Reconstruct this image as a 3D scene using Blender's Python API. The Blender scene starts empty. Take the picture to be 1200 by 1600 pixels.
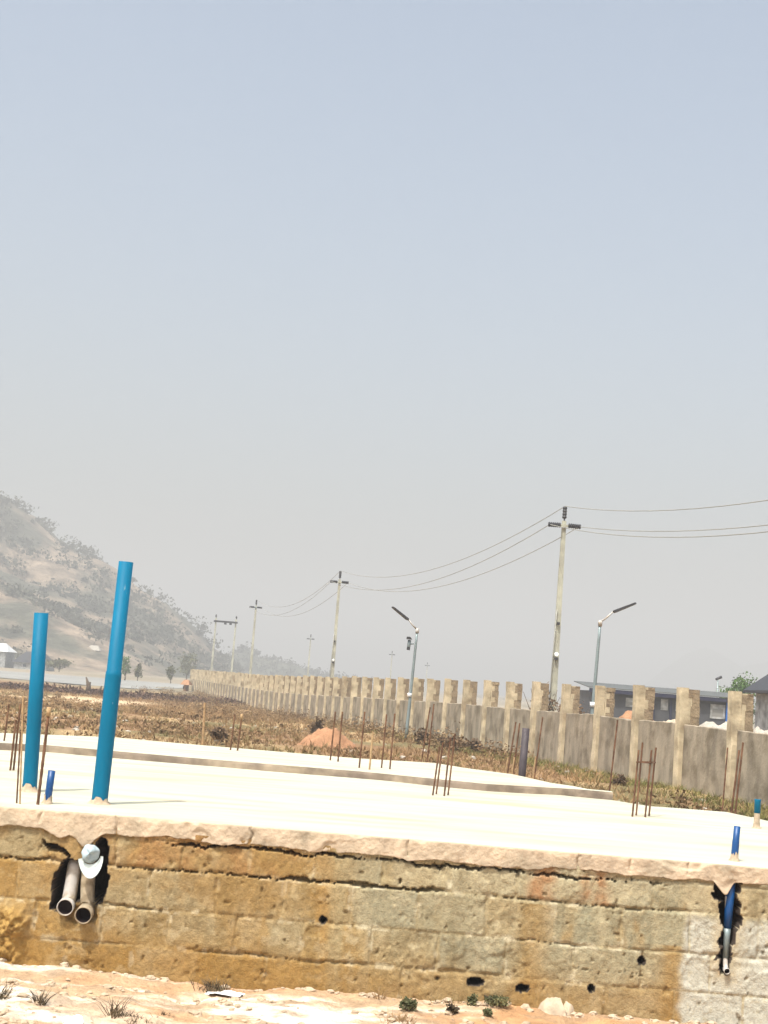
import bpy, math, random
import numpy as np
from mathutils import Vector, Matrix, noise as mnoise

R = math.radians
sc = bpy.context.scene
C = sc.collection
rnd = random.Random(7)
rs = np.random.RandomState(11)

# ------------------------------------------------------------------ camera
CAM = Vector((0.0, 0.0, 2.1))
PITCH, ROLL, FPX = R(6.65), R(4.4), 2300.0
fw = Vector((0, math.cos(PITCH), math.sin(PITCH)))
r0 = Vector((1, 0, 0)); u0 = Vector((0, -math.sin(PITCH), math.cos(PITCH)))
rt = r0 * math.cos(ROLL) + u0 * math.sin(ROLL)
up = -r0 * math.sin(ROLL) + u0 * math.cos(ROLL)
cd = bpy.data.cameras.new('camera'); cam = bpy.data.objects.new('camera', cd); C.objects.link(cam)
cam.matrix_world = Matrix(((rt.x, up.x, -fw.x, CAM.x), (rt.y, up.y, -fw.y, CAM.y), (rt.z, up.z, -fw.z, CAM.z), (0, 0, 0, 1)))
cd.sensor_fit = 'HORIZONTAL'; cd.sensor_width = 36.0; cd.lens = FPX / 1200 * 36
cd.clip_start = 0.1; cd.clip_end = 20000
sc.camera = cam
sc.render.resolution_x = 768; sc.render.resolution_y = 1024

def ray(px, py):
    return fw + rt * ((px - 600) / FPX) - up * ((py - 800) / FPX)
def at_y(px, py, Y):
    d = ray(px, py); return CAM + d * (Y / d.y)
def at_z(px, py, z):
    d = ray(px, py); return CAM + d * ((z - CAM.z) / d.z)

# ------------------------------------------------------------------ sky, sun, exposure
SUN_EL = R(63)
sun_from = Vector((-0.52, -0.85, 0)).normalized()
w = bpy.data.worlds.new('World'); sc.world = w; w.use_nodes = True
nt = w.node_tree; bg = nt.nodes['Background']
sky = nt.nodes.new('ShaderNodeTexSky'); sky.sky_type = 'NISHITA'; sky.sun_disc = False
sky.sun_elevation = SUN_EL; sky.sun_rotation = math.atan2(sun_from.x, sun_from.y) % (2 * math.pi)
sky.air_density = 1.0; sky.dust_density = 9.5; sky.ozone_density = 1.0; sky.altitude = 300
hs = nt.nodes.new('ShaderNodeHueSaturation'); hs.inputs['Saturation'].default_value = 0.80
nt.links.new(sky.outputs[0], hs.inputs['Color']); tn_ = nt.nodes.new('ShaderNodeMix'); tn_.data_type = 'RGBA'; tn_.blend_type = 'MULTIPLY'; tn_.inputs['Factor'].default_value = 1
tn_.inputs['B'].default_value = (.985, 1.035, 1.01, 1)   # dust tint of the dry season sky
nt.links.new(hs.outputs[0], tn_.inputs['A']); nt.links.new(tn_.outputs['Result'], bg.inputs['Color'])
bg.inputs['Strength'].default_value = 0.150
sd = bpy.data.lights.new('sun', 'SUN'); sun = bpy.data.objects.new('sun', sd); C.objects.link(sun)
sd.energy = 3.3; sd.angle = R(0.6); sd.color = (1.0, 0.95, 0.86)
to_sun = sun_from * math.cos(SUN_EL) + Vector((0, 0, math.sin(SUN_EL)))
sun.rotation_euler = to_sun.to_track_quat('Z', 'Y').to_euler()
sun.location = (0, 0, 60)
sc.view_settings.view_transform = 'Standard'; sc.view_settings.look = 'None'
sc.view_settings.gamma = 1.0; sc.view_settings.exposure = 0.83
sc.render.engine = 'CYCLES'
sc.cycles.max_bounces = 6; sc.cycles.volume_bounces = 0

# ------------------------------------------------------------------ helpers: tags
def tag(o, label=None, cat=None, group=None, kind=None):
    if label: o['label'] = label
    if cat: o['category'] = cat
    if group: o['group'] = group
    if kind: o['kind'] = kind
    return o
def empty(name, loc, rz=0.0):
    o = bpy.data.objects.new(name, None); C.objects.link(o); o.location = loc; o.rotation_euler = (0, 0, rz)
    o.empty_display_size = .2
    return o
def kids(o): return [c for c in bpy.data.objects if c.parent == o]

# ------------------------------------------------------------------ helpers: materials
def mat(name, col, rough=0.85, var=0.25, scale=6.0, bump=0.2, bscale=40.0, col2=None, c2scale=2.0, c2lo=0.45, c2hi=0.6,
        attr=False, metal=0.0, streak=False, perobj=False, stretch=None, bdist=0.01, spec=0.3):
    m = bpy.data.materials.new(name); m.use_nodes = True
    t = m.node_tree; N = t.nodes; L = t.links
    b = N['Principled BSDF']; b.inputs['Roughness'].default_value = rough; b.inputs['Metallic'].default_value = metal
    b.inputs['Specular IOR Level'].default_value = spec
    geo = N.new('ShaderNodeTexCoord'); crd = geo.outputs['Object']
    if perobj:
        oi = N.new('ShaderNodeObjectInfo'); ml = N.new('ShaderNodeMath'); ml.operation = 'MULTIPLY'; ml.inputs[1].default_value = 137.0
        ad = N.new('ShaderNodeVectorMath'); ad.operation = 'ADD'; L.new(oi.outputs['Random'], ml.inputs[0]); L.new(crd, ad.inputs[0]); L.new(ml.outputs[0], ad.inputs[1]); crd = ad.outputs[0]
    if stretch:
        st_ = N.new('ShaderNodeMapping'); st_.inputs['Scale'].default_value = stretch; L.new(crd, st_.inputs[0]); crd = st_.outputs[0]
    n1 = N.new('ShaderNodeTexNoise'); n1.inputs['Scale'].default_value = scale; n1.inputs['Detail'].default_value = 9 if attr else 6
    if attr: n1.inputs['Roughness'].default_value = .72
    if streak:
        mp = N.new('ShaderNodeMapping'); mp.inputs['Scale'].default_value = (1, 1, 0.30)
        L.new(crd, mp.inputs[0]); L.new(mp.outputs[0], n1.inputs[0])
    else:
        L.new(crd, n1.inputs[0])
    mr = N.new('ShaderNodeMapRange'); mr.inputs['From Min'].default_value = 0.3; mr.inputs['From Max'].default_value = 0.7
    mr.inputs['To Min'].default_value = 1 - var; mr.inputs['To Max'].default_value = 1 + var
    L.new(n1.outputs[0], mr.inputs[0])
    if attr:
        a = N.new('ShaderNodeVertexColor'); a.layer_name = 'Col'; src = a.outputs['Color']
    elif col2 is not None:
        n2 = N.new('ShaderNodeTexNoise'); n2.inputs['Scale'].default_value = c2scale; n2.inputs['Detail'].default_value = 8
        L.new(crd, n2.inputs[0])
        m2 = N.new('ShaderNodeMapRange'); m2.inputs['From Min'].default_value = c2lo; m2.inputs['From Max'].default_value = c2hi
        L.new(n2.outputs[0], m2.inputs[0])
        mx = N.new('ShaderNodeMix'); mx.data_type = 'RGBA'
        mx.inputs['A'].default_value = (*col, 1); mx.inputs['B'].default_value = (*col2, 1)
        L.new(m2.outputs[0], mx.inputs['Factor']); src = mx.outputs['Result']
    else:
        rg = N.new('ShaderNodeRGB'); rg.outputs[0].default_value = (*col, 1); src = rg.outputs[0]
    vm = N.new('ShaderNodeVectorMath'); vm.operation = 'SCALE'
    L.new(src, vm.inputs[0]); L.new(mr.outputs[0], vm.inputs['Scale']); L.new(vm.outputs[0], b.inputs['Base Color'])
    if bump > 0:
        n3 = N.new('ShaderNodeTexNoise'); n3.inputs['Scale'].default_value = bscale; n3.inputs['Detail'].default_value = 5
        L.new(crd, n3.inputs[0])
        bp = N.new('ShaderNodeBump'); bp.inputs['Strength'].default_value = bump; bp.inputs['Distance'].default_value = bdist
        L.new(n3.outputs[0], bp.inputs['Height']); L.new(bp.outputs[0], b.inputs['Normal'])
    return m

M = {}
M['block'] = mat('block_wall', (1, 1, 1), .95, .24, 30, .7, 85, attr=True, bdist=.008)
M['slab_edge'] = mat('slab_edge', (.47, .375, .275), .92, .2, 9, .5, 60, col2=(.33, .275, .20), c2scale=4, c2lo=.5, c2hi=.68)
M['slab_top'] = mat('slab_top', (.44, .435, .345), .85, .12, 2.6, .35, 30, col2=(.41, .335, .23), c2scale=1.5, c2lo=.50, c2hi=.74, stretch=(.35, 1.6, 1))
M['ground'] = mat('ground_soil', (1, 1, 1), .97, .30, 7, .9, 38, attr=True, bdist=.025)
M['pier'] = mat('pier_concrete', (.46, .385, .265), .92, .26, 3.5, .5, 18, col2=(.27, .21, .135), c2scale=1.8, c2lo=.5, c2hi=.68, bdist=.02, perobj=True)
M['pier_rough'] = mat('pier_rough', (.245, .19, .125), .95, .28, 5, .7, 20, col2=(.20, .15, .10), c2scale=3, bdist=.03, perobj=True)  # rough blockwork, tone also darkened to stand for the pier's shaded side
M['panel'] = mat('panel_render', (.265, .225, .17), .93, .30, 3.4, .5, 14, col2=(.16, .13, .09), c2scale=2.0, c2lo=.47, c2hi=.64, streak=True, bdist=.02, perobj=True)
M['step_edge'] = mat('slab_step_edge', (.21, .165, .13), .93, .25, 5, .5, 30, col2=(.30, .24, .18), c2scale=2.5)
M['bluepipe'] = mat('blue_pvc', (.0, .12, .225), .55, .1, 9, .08, 30, col2=(.20, .29, .33), c2scale=26, c2lo=.69, c2hi=.73, spec=.15, stretch=(1, 1, .28))
M['bluepipe2'] = mat('blue_pvc_dark', (.0, .055, .20), .42, .1, 9, .05, 30, spec=.5)
M['mortar'] = mat('cement_smear', (.42, .33, .24), .95, .2, 30, .5, 80)
M['pvc'] = mat('grey_white_pvc', (.46, .44, .42), .5, .1, 8, .08, 40, col2=(.30, .25, .19), c2scale=9, c2lo=.45, c2hi=.62, spec=.4)
M['pvc_dusty'] = mat('dusty_pvc', (.34, .28, .20), .8, .15, 12, .2, 60, col2=(.22, .17, .11), c2scale=14, c2lo=.45, c2hi=.62)
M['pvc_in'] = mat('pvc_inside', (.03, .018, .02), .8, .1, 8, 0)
M['rust'] = mat('rusty_steel', (.10, .048, .028), .85, .35, 14, .5, 120, col2=(.18, .095, .055), c2scale=6)
M['rust_pale'] = mat('cement_dusted_steel', (.36, .24, .13), .9, .25, 14, .4, 120)
M['conc_pole'] = mat('pole_concrete', (.40, .40, .325), .9, .14, 2.5, .3, 20, col2=(.29, .285, .235), c2scale=1.1)
M['galv'] = mat('galvanised', (.22, .27, .28), .5, .1, 6, .1, 50, metal=.35)
M['dark'] = mat('dark_insulator', (.035, .035, .04), .5, .1, 6, 0)
M['cable'] = mat('cable', (.30, .30, .28), .6, .05, 2, 0)
M['white'] = mat('white_plastic', (.75, .77, .78), .45, .06, 30, .3, 40)
M['cap'] = mat('cap_cloth', (.34, .43, .48), .85, .1, 30, .3, 300)  # blue-grey crown cloth, shade put in by darkening its colour
M['capbrim'] = mat('cap_brim_cloth', (.52, .58, .57), .85, .08, 30, .3, 300)
M['purple'] = mat('dark_post', (.055, .045, .052), .6, .2, 10, .1, 50)
M['sack'] = mat('pale_sack', (.44, .36, .27), .9, .25, 9, .5, 60)
M['redsoil'] = mat('red_soil', (.31, .165, .09), .97, .2, 4, .6, 20, bdist=.04)
M['palesand'] = mat('pale_sand', (.36, .33, .285), .97, .2, 4, .6, 20, bdist=.04)
M['hill'] = mat('hill_slope', (.215, .165, .12), .97, .5, .16, .8, .35, col2=(.07, .07, .05), c2scale=.028, c2lo=.46, c2hi=.56, bdist=3)
M['farhill'] = mat('wooded_hill', (.07, .075, .05), .97, .3, .05, .5, .25, bdist=1.5)
M['siding'] = mat('grey_siding', (.06, .063, .072), .7, .15, 1.5, .2, 5, streak=True)
M['fascia'] = mat('navy_fascia', (.02, .022, .05), .6, .1, 2, 0)
M['greyroof'] = mat('grey_roof', (.085, .09, .088), .6, .1, 2, .1, 6)
M['darkroof'] = mat('dark_roof', (.035, .037, .045), .6, .12, 2, .2, 6)
M['whitewall'] = mat('white_wall', (.36, .37, .375), .8, .3, 3, .1, 8, col2=(.24, .245, .24), c2scale=2.5)
M['bluepaint'] = mat('blue_paint', (.01, .12, .45), .5, .08, 3, 0)
M['glass'] = mat('window_glass', (.05, .06, .08), .15, .05, 2, 0, spec=.6)
M['bark'] = mat('bark', (.09, .065, .045), .95, .2, 8, .4, 20)
M['litter'] = mat('pale_road_dust', (.235, .235, .225), .97, .12, .06, .3, .8, bdist=.1)
M['stone'] = mat('stone', (.40, .31, .22), .95, .25, 9, .5, 30)

def leafmat(name, c1, c2, sc_=3.0, trans=True):
    m = mat(name, c1, .8, .3, sc_ * 2, 0, 1, col2=c2, c2scale=sc_, c2lo=.42, c2hi=.58)
    return m
M['drygrass'] = leafmat('dry_grass', (.33, .215, .105), (.19, .115, .055), .3)
M['burnt'] = leafmat('burnt_stems', (.06, .033, .024), (.10, .055, .035), .5)
M['olive'] = leafmat('olive_weeds', (.14, .12, .045), (.23, .17, .075), .5)
M['greenweed'] = leafmat('green_weeds', (.115, .12, .03), (.20, .165, .055), 1.2)
M['brownbush'] = leafmat('brown_bush', (.085, .052, .03), (.14, .088, .048), 2)
M['deadweed'] = leafmat('dead_weed_stems', (.15, .092, .045), (.22, .15, .075), .6)
M['greenbush'] = leafmat('green_bush', (.065, .075, .032), (.125, .12, .055), 3)
M['treeleaf'] = leafmat('tree_leaf', (.045, .10, .018), (.08, .15, .03), 1)
M['scrub'] = leafmat('hill_scrub', (.04, .045, .03), (.065, .065, .045), .05)
M['darktuft'] = leafmat('dark_tuft', (.045, .03, .02), (.10, .075, .04), 8)

# ------------------------------------------------------------------ helpers: meshes
class MB:
    def __init__(s): s.v = []; s.f = []; s.mi = []; s.sm = []
    def add(s, vs, fs, mi=0, smooth=False):
        o = len(s.v); s.v += [tuple(v) for v in vs]; s.f += [tuple(i + o for i in f) for f in fs]
        s.mi += [mi] * len(fs); s.sm += [smooth] * len(fs)
    def box(s, x0, x1, y0, y1, z0, z1, mi=0, top=None):
        tx0, tx1, ty0, ty1 = top or (x0, x1, y0, y1)
        vs = [(x0, y0, z0), (x1, y0, z0), (x1, y1, z0), (x0, y1, z0), (tx0, ty0, z1), (tx1, ty0, z1), (tx1, ty1, z1), (tx0, ty1, z1)]
        s.add(vs, [(3, 2, 1, 0), (4, 5, 6, 7), (0, 1, 5, 4), (1, 2, 6, 5), (2, 3, 7, 6), (3, 0, 4, 7)], mi)
    def sweep(s, pts, rad, seg=12, mi=0, cap0=True, cap1=True, tang=None, smooth=True):
        pts = [Vector(p) for p in pts]; n = len(pts)
        if not isinstance(rad, (list, tuple)): rad = [rad] * n
        o = len(s.v); vs = []; fs = []
        for i, p in enumerate(pts):
            if tang: t = Vector(tang[i]).normalized()
            else: t = (pts[min(i + 1, n - 1)] - pts[max(i - 1, 0)]).normalized()
            if i == 0:
                a = Vector((1, 0, 0)) if abs(t.x) < .9 else Vector((0, 1, 0))
            a = (a - t * a.dot(t)).normalized(); b = t.cross(a)
            for k in range(seg):
                th = 2 * math.pi * k / seg
                vs.append(p + (a * math.cos(th) + b * math.sin(th)) * rad[i])
        for i in range(n - 1):
            for k in range(seg):
                k2 = (k + 1) % seg
                fs.append((i * seg + k, i * seg + k2, (i + 1) * seg + k2, (i + 1) * seg + k))
        s.add(vs, fs, mi, smooth)
        if cap0: s.f.append(tuple(o + k for k in reversed(range(seg)))); s.mi.append(mi); s.sm.append(False)
        if cap1: s.f.append(tuple(o + (n - 1) * seg + k for k in range(seg))); s.mi.append(mi); s.sm.append(False)
    def build(s, name, mats, parent=None, origin=None):
        me = bpy.data.meshes.new(name)
        me.from_pydata(s.v, [], s.f); 
        if not isinstance(mats, (list, tuple)): mats = [mats]
        for m in mats: me.materials.append(m)
        me.polygons.foreach_set('material_index', s.mi); me.polygons.foreach_set('use_smooth', s.sm)
        if origin is not None:
            me.transform(Matrix.Translation(-Vector(origin)))
        me.update(); o = bpy.data.objects.new(name, me); C.objects.link(o)
        if origin is not None: o.location = origin
        if parent: o.parent = parent
        return o

def np_mesh(name, V, F, m, parent=None, smooth=False, col=None, origin=None):
    """V (n,3), F (m,k) constant k."""
    V = np.asarray(V, np.float32); F = np.asarray(F, np.int32)
    if origin is not None: V = V - np.asarray(origin, np.float32)
    me = bpy.data.meshes.new(name); k = F.shape[1]
    me.vertices.add(len(V)); me.vertices.foreach_set('co', V.ravel())
    me.loops.add(F.size); me.loops.foreach_set('vertex_index', F.ravel())
    me.polygons.add(len(F)); me.polygons.foreach_set('loop_start', np.arange(len(F), dtype=np.int32) * k)
    me.polygons.foreach_set('loop_total', np.full(len(F), k, np.int32))
    me.polygons.foreach_set('use_smooth', np.full(len(F), smooth, bool))
    me.materials.append(m); me.update(calc_edges=True); me.validate()
    if col is not None:
        ca = me.color_attributes.new('Col', 'FLOAT_COLOR', 'POINT')
        rgba = np.ones((len(V), 4), np.float32); rgba[:, :3] = col; ca.data.foreach_set('color', rgba.ravel())
    o = bpy.data.objects.new(name, me); C.objects.link(o)
    if origin is not None: o.location = origin
    if parent: o.parent = parent
    return o

def grid_faces(nx, ny):
    i, j = np.meshgrid(np.arange(nx - 1), np.arange(ny - 1), indexing='ij')
    a = (i * ny + j).ravel()
    return np.stack([a, a + ny, a + ny + 1, a + 1], 1)

def vn(x, y, seed, f, octv=4, gain=.5):
    """smooth value noise 0..1"""
    tab = np.random.RandomState(seed).rand(256, 256); out = 0; amp = 1; tot = 0
    for o in range(octv):
        X = np.asarray(x) * f + 13.7 * o + 500; Y = np.asarray(y) * f + 7.3 * o + 500
        xi = np.floor(X).astype(int); yi = np.floor(Y).astype(int); fx = X - xi; fy = Y - yi
        fx = fx * fx * (3 - 2 * fx); fy = fy * fy * (3 - 2 * fy)
        g = lambda a, b: tab[a % 256, b % 256]
        out = out + amp * ((g(xi, yi) * (1 - fx) + g(xi + 1, yi) * fx) * (1 - fy) + (g(xi, yi + 1) * (1 - fx) + g(xi + 1, yi + 1) * fx) * fy)
        tot += amp; amp *= gain; f *= 2
    return out / tot
def ss(a, b, x):
    t = np.clip((np.asarray(x, float) - a) / (b - a), 0, 1); return t * t * (3 - 2 * t)

# ------------------------------------------------------------------ terrain height
ZS = 1.07       # top of the near slab
ZS2 = 1.15      # top of the far slab
def base_z(X, Y):
    X = np.asarray(X, float); Y = np.asarray(Y, float)
    z = .3 * ss(10.6, 14, Y)
    z = z - .75 * ss(34, 110, Y)
    return z
def near_bump(X, Y):
    n = (vn(X, Y, 3, 1.1, 3) - .5) * .10 + (vn(X, Y, 4, 5, 6, .58) - .5) * .075
    # raised spoil bank at the right foot of the wall
    n = n + .10 * np.exp(-((X - 1.75) / .9) ** 2 - ((Y - 9.05) / .35) ** 2) * (0.6 + .8 * vn(X, Y, 5, 3, 3))
    n = n + .03 * np.exp(-((X + .4) / .8) ** 2 - ((Y - 9.5) / .3) ** 2)
    return n
def gz(x, y):
    a = float(base_z(x, y))
    if y < 10.6: a += float(near_bump(np.array([x]), np.array([y]))[0])
    return a

def axis(segs):
    out = []
    for a, b, n in segs: out += list(np.linspace(a, b, n, endpoint=False))
    out.append(segs[-1][1]); return np.array(out)
gx = axis([(-3500, -600, 8), (-600, -120, 24), (-120, -30, 40), (-30, -5, 60), (-5, -3.2, 30), (-3.2, 3.4, 440), (3.4, 6, 30), (6, 30, 60), (30, 120, 40), (120, 600, 24), (600, 3500, 8)])
gy = axis([(-400, -20, 8), (-20, 4, 20), (4, 7.8, 20), (7.8, 10.3, 165), (10.3, 14, 14), (14, 60, 90), (60, 160, 60), (160, 500, 40), (500, 4200, 20)])
X, Y = np.meshgrid(gx, gy, indexing='ij')
nearw = (1 - ss(10.3, 11.5, Y)) * ss(-20, 2, Y) * (1 - ss(10, 40, np.abs(X)))
Z = base_z(X, Y) + near_bump(X, Y) * nearw + (vn(X, Y, 8, .35, 3) - .5) * .22 * ss(18, 24, Y) * (1 - ss(200, 500, Y))
# colours: real soil colours
def lerp(a, b, t): return a + (b - a) * t[..., None]
sand = np.array([.40, .275, .17]); pale = np.array([.60, .50, .39]); orange = np.array([.38, .205, .095]); tan = np.array([.40, .29, .17])
c = lerp(sand, pale, ss(.46, .60, vn(X * .8, Y * 2.2, 21, 1.6, 5)) * (1 - ss(.6, 1.2, X)) * ss(7, 8.9, Y + 1.3 * vn(X, Y, 2, .8, 2) - .2))
c = lerp(c, orange, ss(.47, .62, vn(X, Y * 2, 22, 1.3, 5)) * (.42 + .4 * ss(0, .9, X)))
c = lerp(c, np.array([.66, .60, .52]), ss(.50, .62, vn(X * .7, Y * 2.6, 28, 1.9, 6, .6)) * (1 - ss(.1, .6, X)) * .8)
c = lerp(c, np.array([.27, .19, .12]), ss(.52, .68, vn(X, Y * 2.5, 27, 3.0, 5, .6)) * .6)
olive = np.array([.145, .115, .05]); brown = np.array([.20, .11, .055]); straw = np.array([.37, .26, .135])
fc = lerp(straw, olive, ss(.40, .58, vn(X, Y * .5, 23, .35, 5)))
fc = lerp(fc, brown, ss(.45, .6, vn(X, Y * .5, 24, .22, 4)) * .8)
# bare sandy clearing far left, darker field edge
fc = lerp(fc, np.array([.52, .38, .24]), np.exp(-((X + 17.5) / 4.5) ** 4 - ((Y - 92) / 13) ** 4))
c = lerp(c, fc, ss(12, 15, Y))
c = lerp(c, np.array([.11, .06, .04]), np.exp(-((Y - 122 - .1 * (X + 20)) / 9) ** 4) * (1 - ss(-10, -5, X)) * ss(.3, .45, vn(X, Y, 29, .15, 4)))
far = lerp(np.array([.27, .225, .165]), np.array([.20, .17, .115]), ss(.4, .6, vn(X, Y * .4, 25, .03, 5)))
c = lerp(c, far, ss(135, 165, Y))
g = np_mesh('ground', np.stack([X, Y, Z], -1).reshape(-1, 3), grid_faces(len(gx), len(gy)), M['ground'], smooth=True, col=c.reshape(-1, 3))
tag(g, kind='structure')

# pale flood plain track across the left distance
tx = np.linspace(-190, -24, 60); rows = []
for t in (0, .5, 1):
    yc = 158 + 78 * t + (vn(tx, tx * 0 + t * 9, 31, .03, 3) - .5) * 24
    rows.append(np.stack([tx, yc, base_z(tx, yc) + .06], -1))
V = np.stack(rows, 1).reshape(-1, 3)
tag(np_mesh('dirt_road', V, grid_faces(60, 3), M['litter'], smooth=True), kind='structure')

# ------------------------------------------------------------------ hills
def hill(name, pts, Yr, Yf, Yb, m, seed, nx, ny, amp, seen=None, pw=1.25):
    P = [at_y(px, py, Yr) for px, py in pts]
    hx = np.array([p.x for p in P]); hz = np.array([max(p.z, -4.) for p in P])
    xs = np.linspace(hx.min(), hx.max(), nx); ys = np.linspace(Yf, Yb, ny)
    X, Y = np.meshgrid(xs, ys, indexing='ij')
    H = np.interp(X, hx, hz)
    fr = np.clip((Y - Yf) / (Yr - Yf), 0, 1) ** pw; bk = 1 - ss(Yr, Yb, Y)
    s = np.where(Y < Yr, fr, bk)
    rough = (vn(X, Y, seed, .012, 5, .55) - .5) * amp * np.clip(H / 30, .1, 1.2)
    Z = -1.5 + (H + 1.5) * s + rough * ss(0, .25, s) * (1 - .75 * np.exp(-((Y - Yr) / 30) ** 2))
    o = np_mesh(name, np.stack([X, Y, Z], -1).reshape(-1, 3), grid_faces(nx, ny), m, smooth=True)
    tag(o, kind='structure')
    return xs, ys, Z
main = [(-1100, 960), (-800, 800), (-500, 640), (-250, 660), (-120, 720), (-40, 765), (0, 780), (20, 787), (40, 803), (60, 822), (85, 846), (105, 858), (130, 868), (155, 874),
        (180, 887), (215, 917), (240, 932), (265, 947), (290, 967), (310, 988), (325, 1008), (340, 1028), (365, 1048), (390, 1056)]
HX, HY, HZ = hill('hill', main, 600, 330, 900, M['hill'], 41, 260, 200, 26)
hill2 = [(300, 1060), (345, 1040), (362, 1022), (378, 1012), (392, 1016), (405, 1028), (430, 1031), (455, 1038), (480, 1047), (520, 1060), (580, 1068)]
H2X, H2Y, H2Z = hill('far_hill', hill2, 820, 720, 950, M['farhill'], 43, 60, 30, 6)
hill3 = [(930, 1096), (1000, 1080), (1040, 1045), (1075, 1020), (1105, 1010), (1130, 1022), (1160, 1042), (1200, 1035), (1260, 1010), (1400, 1040), (1600, 1130)]
hill('distant_hill', hill3, 2300, 2100, 2600, M['farhill'], 44, 60, 20, 10)
hill4 = [(470, 1062), (600, 1064), (700, 1068), (800, 1078), (900, 1088), (1000, 1096), (1200, 1110), (1500, 1130)]

# ------------------------------------------------------------------ foliage helpers
def leaf_cloud(n, ctr, rad, size, seed, squash=.8, hollow=.3, lump=0.35):
    """n random small quads filling an uneven blob; returns V,F"""
    r = np.random.RandomState(seed)
    d = r.randn(n, 3); d /= np.linalg.norm(d, axis=1)[:, None]
    rr = hollow + (1 - hollow) * r.rand(n) ** .6
    lum = 1 + lump * np.sin(d[:, 0] * 3.1 + seed) * np.cos(d[:, 1] * 2.7 + seed * 1.3) + lump * .7 * np.sin(d[:, 2] * 5 + seed * .7)
    p = d * (rr * lum)[:, None] * np.array(rad); p[:, 2] = np.abs(p[:, 2]) * squash if squash < 0 else p[:, 2]
    p += np.array(ctr)
    a = r.randn(n, 3); a /= np.linalg.norm(a, axis=1)[:, None]; b = np.cross(a, r.randn(n, 3)); b /= np.linalg.norm(b, axis=1)[:, None]
    s = size * (.5 + r.rand(n))[:, None]
    V = np.stack([p - a * s, p + b * s * .55, p + a * s, p - b * s * .55], 1).reshape(-1, 3)
    return V, np.arange(n * 4).reshape(-1, 4)
def merge(parts):
    Vs, Fs, o = [], [], 0
    for V, F in parts: Vs.append(V); Fs.append(F + o); o += len(V)
    return np.concatenate(Vs), np.concatenate(Fs)
def blades(x, y, z, n, h, wd, spread, r):
    """grass tufts: for every root (arrays) n blades of 2 segments -> quads + tip"""
    k = len(x); X0 = np.repeat(x, n); Y0 = np.repeat(y, n); Z0 = np.repeat(z, n); H = np.repeat(h, n) * (.4 + .7 * r.rand(k * n))
    an = r.rand(k * n) * 6.283; ln = spread * H * (.2 + r.rand(k * n)); W = wd * (.6 + .8 * r.rand(k * n))
    ox = np.cos(an) * H * .12; oy = np.sin(an) * H * .12
    b2 = r.rand(k * n) * 3.14; sx = np.cos(b2) * W; sy = np.sin(b2) * W
    P = np.stack([X0 + ox, Y0 + oy, Z0 - .02], 1); S = np.stack([sx, sy, sx * 0], 1)
    m = P + np.stack([np.cos(an) * ln * .35, np.sin(an) * ln * .35, H * .6], 1)
    t = P + np.stack([np.cos(an) * ln, np.sin(an) * ln, H], 1)
    V = np.stack([P - S, P + S, m + S * .7, m - S * .7, t + S * .12, t - S * .12], 1).reshape(-1, 3)
    b = np.arange(k * n)[:, None] * 6
    F = np.concatenate([b + np.array([[0, 1, 2, 3]]), b + np.array([[3, 2, 4, 5]])])
    return V, F

# hillside scrub, one mass nobody could count
parts = []; r = np.random.RandomState(5); cnt = 0
while cnt < 1500:
    i = r.randint(1, len(HX) - 1); j = r.randint(2, 104)
    x, y, z = HX[i], HY[j], HZ[i, j]
    if x < -330 or z < -1 or (abs(x + 64) < 14 and y < 420 and z < 16): continue
    dens = vn(np.array([x]), np.array([y]), 51, .02, 4)[0] + .10 * (y > 520) + (.16 if z > 44 else 0) + (.1 if x > -115 else 0)
    if dens < .55 and r.rand() > .10: continue
    s = 1.2 + 4.4 * r.rand() ** 2
    parts.append(leaf_cloud(64, (x + r.randn() * 1.5, y + r.randn() * 2, z + s * .3), (s, s, s * .7), .62, cnt)); cnt += 1
tag(np_mesh('hill_scrub', *merge(parts), M['scrub']), 'grey green scrub covering the hazy hillside', 'scrub', kind='stuff')
parts = []
for k in range(500):
    i = r.randint(1, 59); j = r.randint(3, 29); s = 1.5 + 2 * r.rand()
    parts.append(leaf_cloud(16, (H2X[i], H2Y[j], H2Z[i, j] + s * .4), (s, s, s * .8), .8, k + 7000))
tag(np_mesh('far_woodland', *merge(parts), M['scrub']), 'far off woodland on the low hill behind the boundary wall', 'woodland', kind='stuff')

def tree(name, label, base, h, cr, m=None, group=None, n=500, seed=1, leaf=.14, squash=.8, trunk=.35, cat='tree'):
    t = empty(name, base); t_ = MB(); hh = h * trunk
    rr = random.Random(seed)
    t_.sweep([(0, 0, -.1), (.03 * h * (rr.random() - .5), 0, hh * .5), (0, 0, hh), (.05 * h * (rr.random() - .5), .02, h * .7)], [.035 * h, .026 * h, .02 * h, .008 * h], 8)
    for k in range(6):
        a = k * 1.05 + rr.random(); e = (math.cos(a) * cr * .7, math.sin(a) * cr * .7, hh + (h - hh) * (.35 + .4 * rr.random()))
        t_.sweep([(0, 0, hh * (.8 + .15 * rr.random())), (e[0] * .5, e[1] * .5, (hh + e[2]) / 2 - .02 * h), e], [.014 * h, .01 * h, .004 * h], 6)
    t_.build('trunk', M['bark'], t)
    parts = []
    for k in range(9):
        a = rr.random() * 6.28; q = rr.random() ** .5 * cr * .62; zz = hh + (h - hh) * (.25 + .6 * rr.random())
        parts.append(leaf_cloud(n // 9, (math.cos(a) * q, math.sin(a) * q, zz), (cr * .5, cr * .5, (h - hh) * .26), leaf, seed * 31 + k))
    np_mesh('crown', *merge(parts), m or M['treeleaf'], t)
    tag(t, label, cat, group); return t

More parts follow.
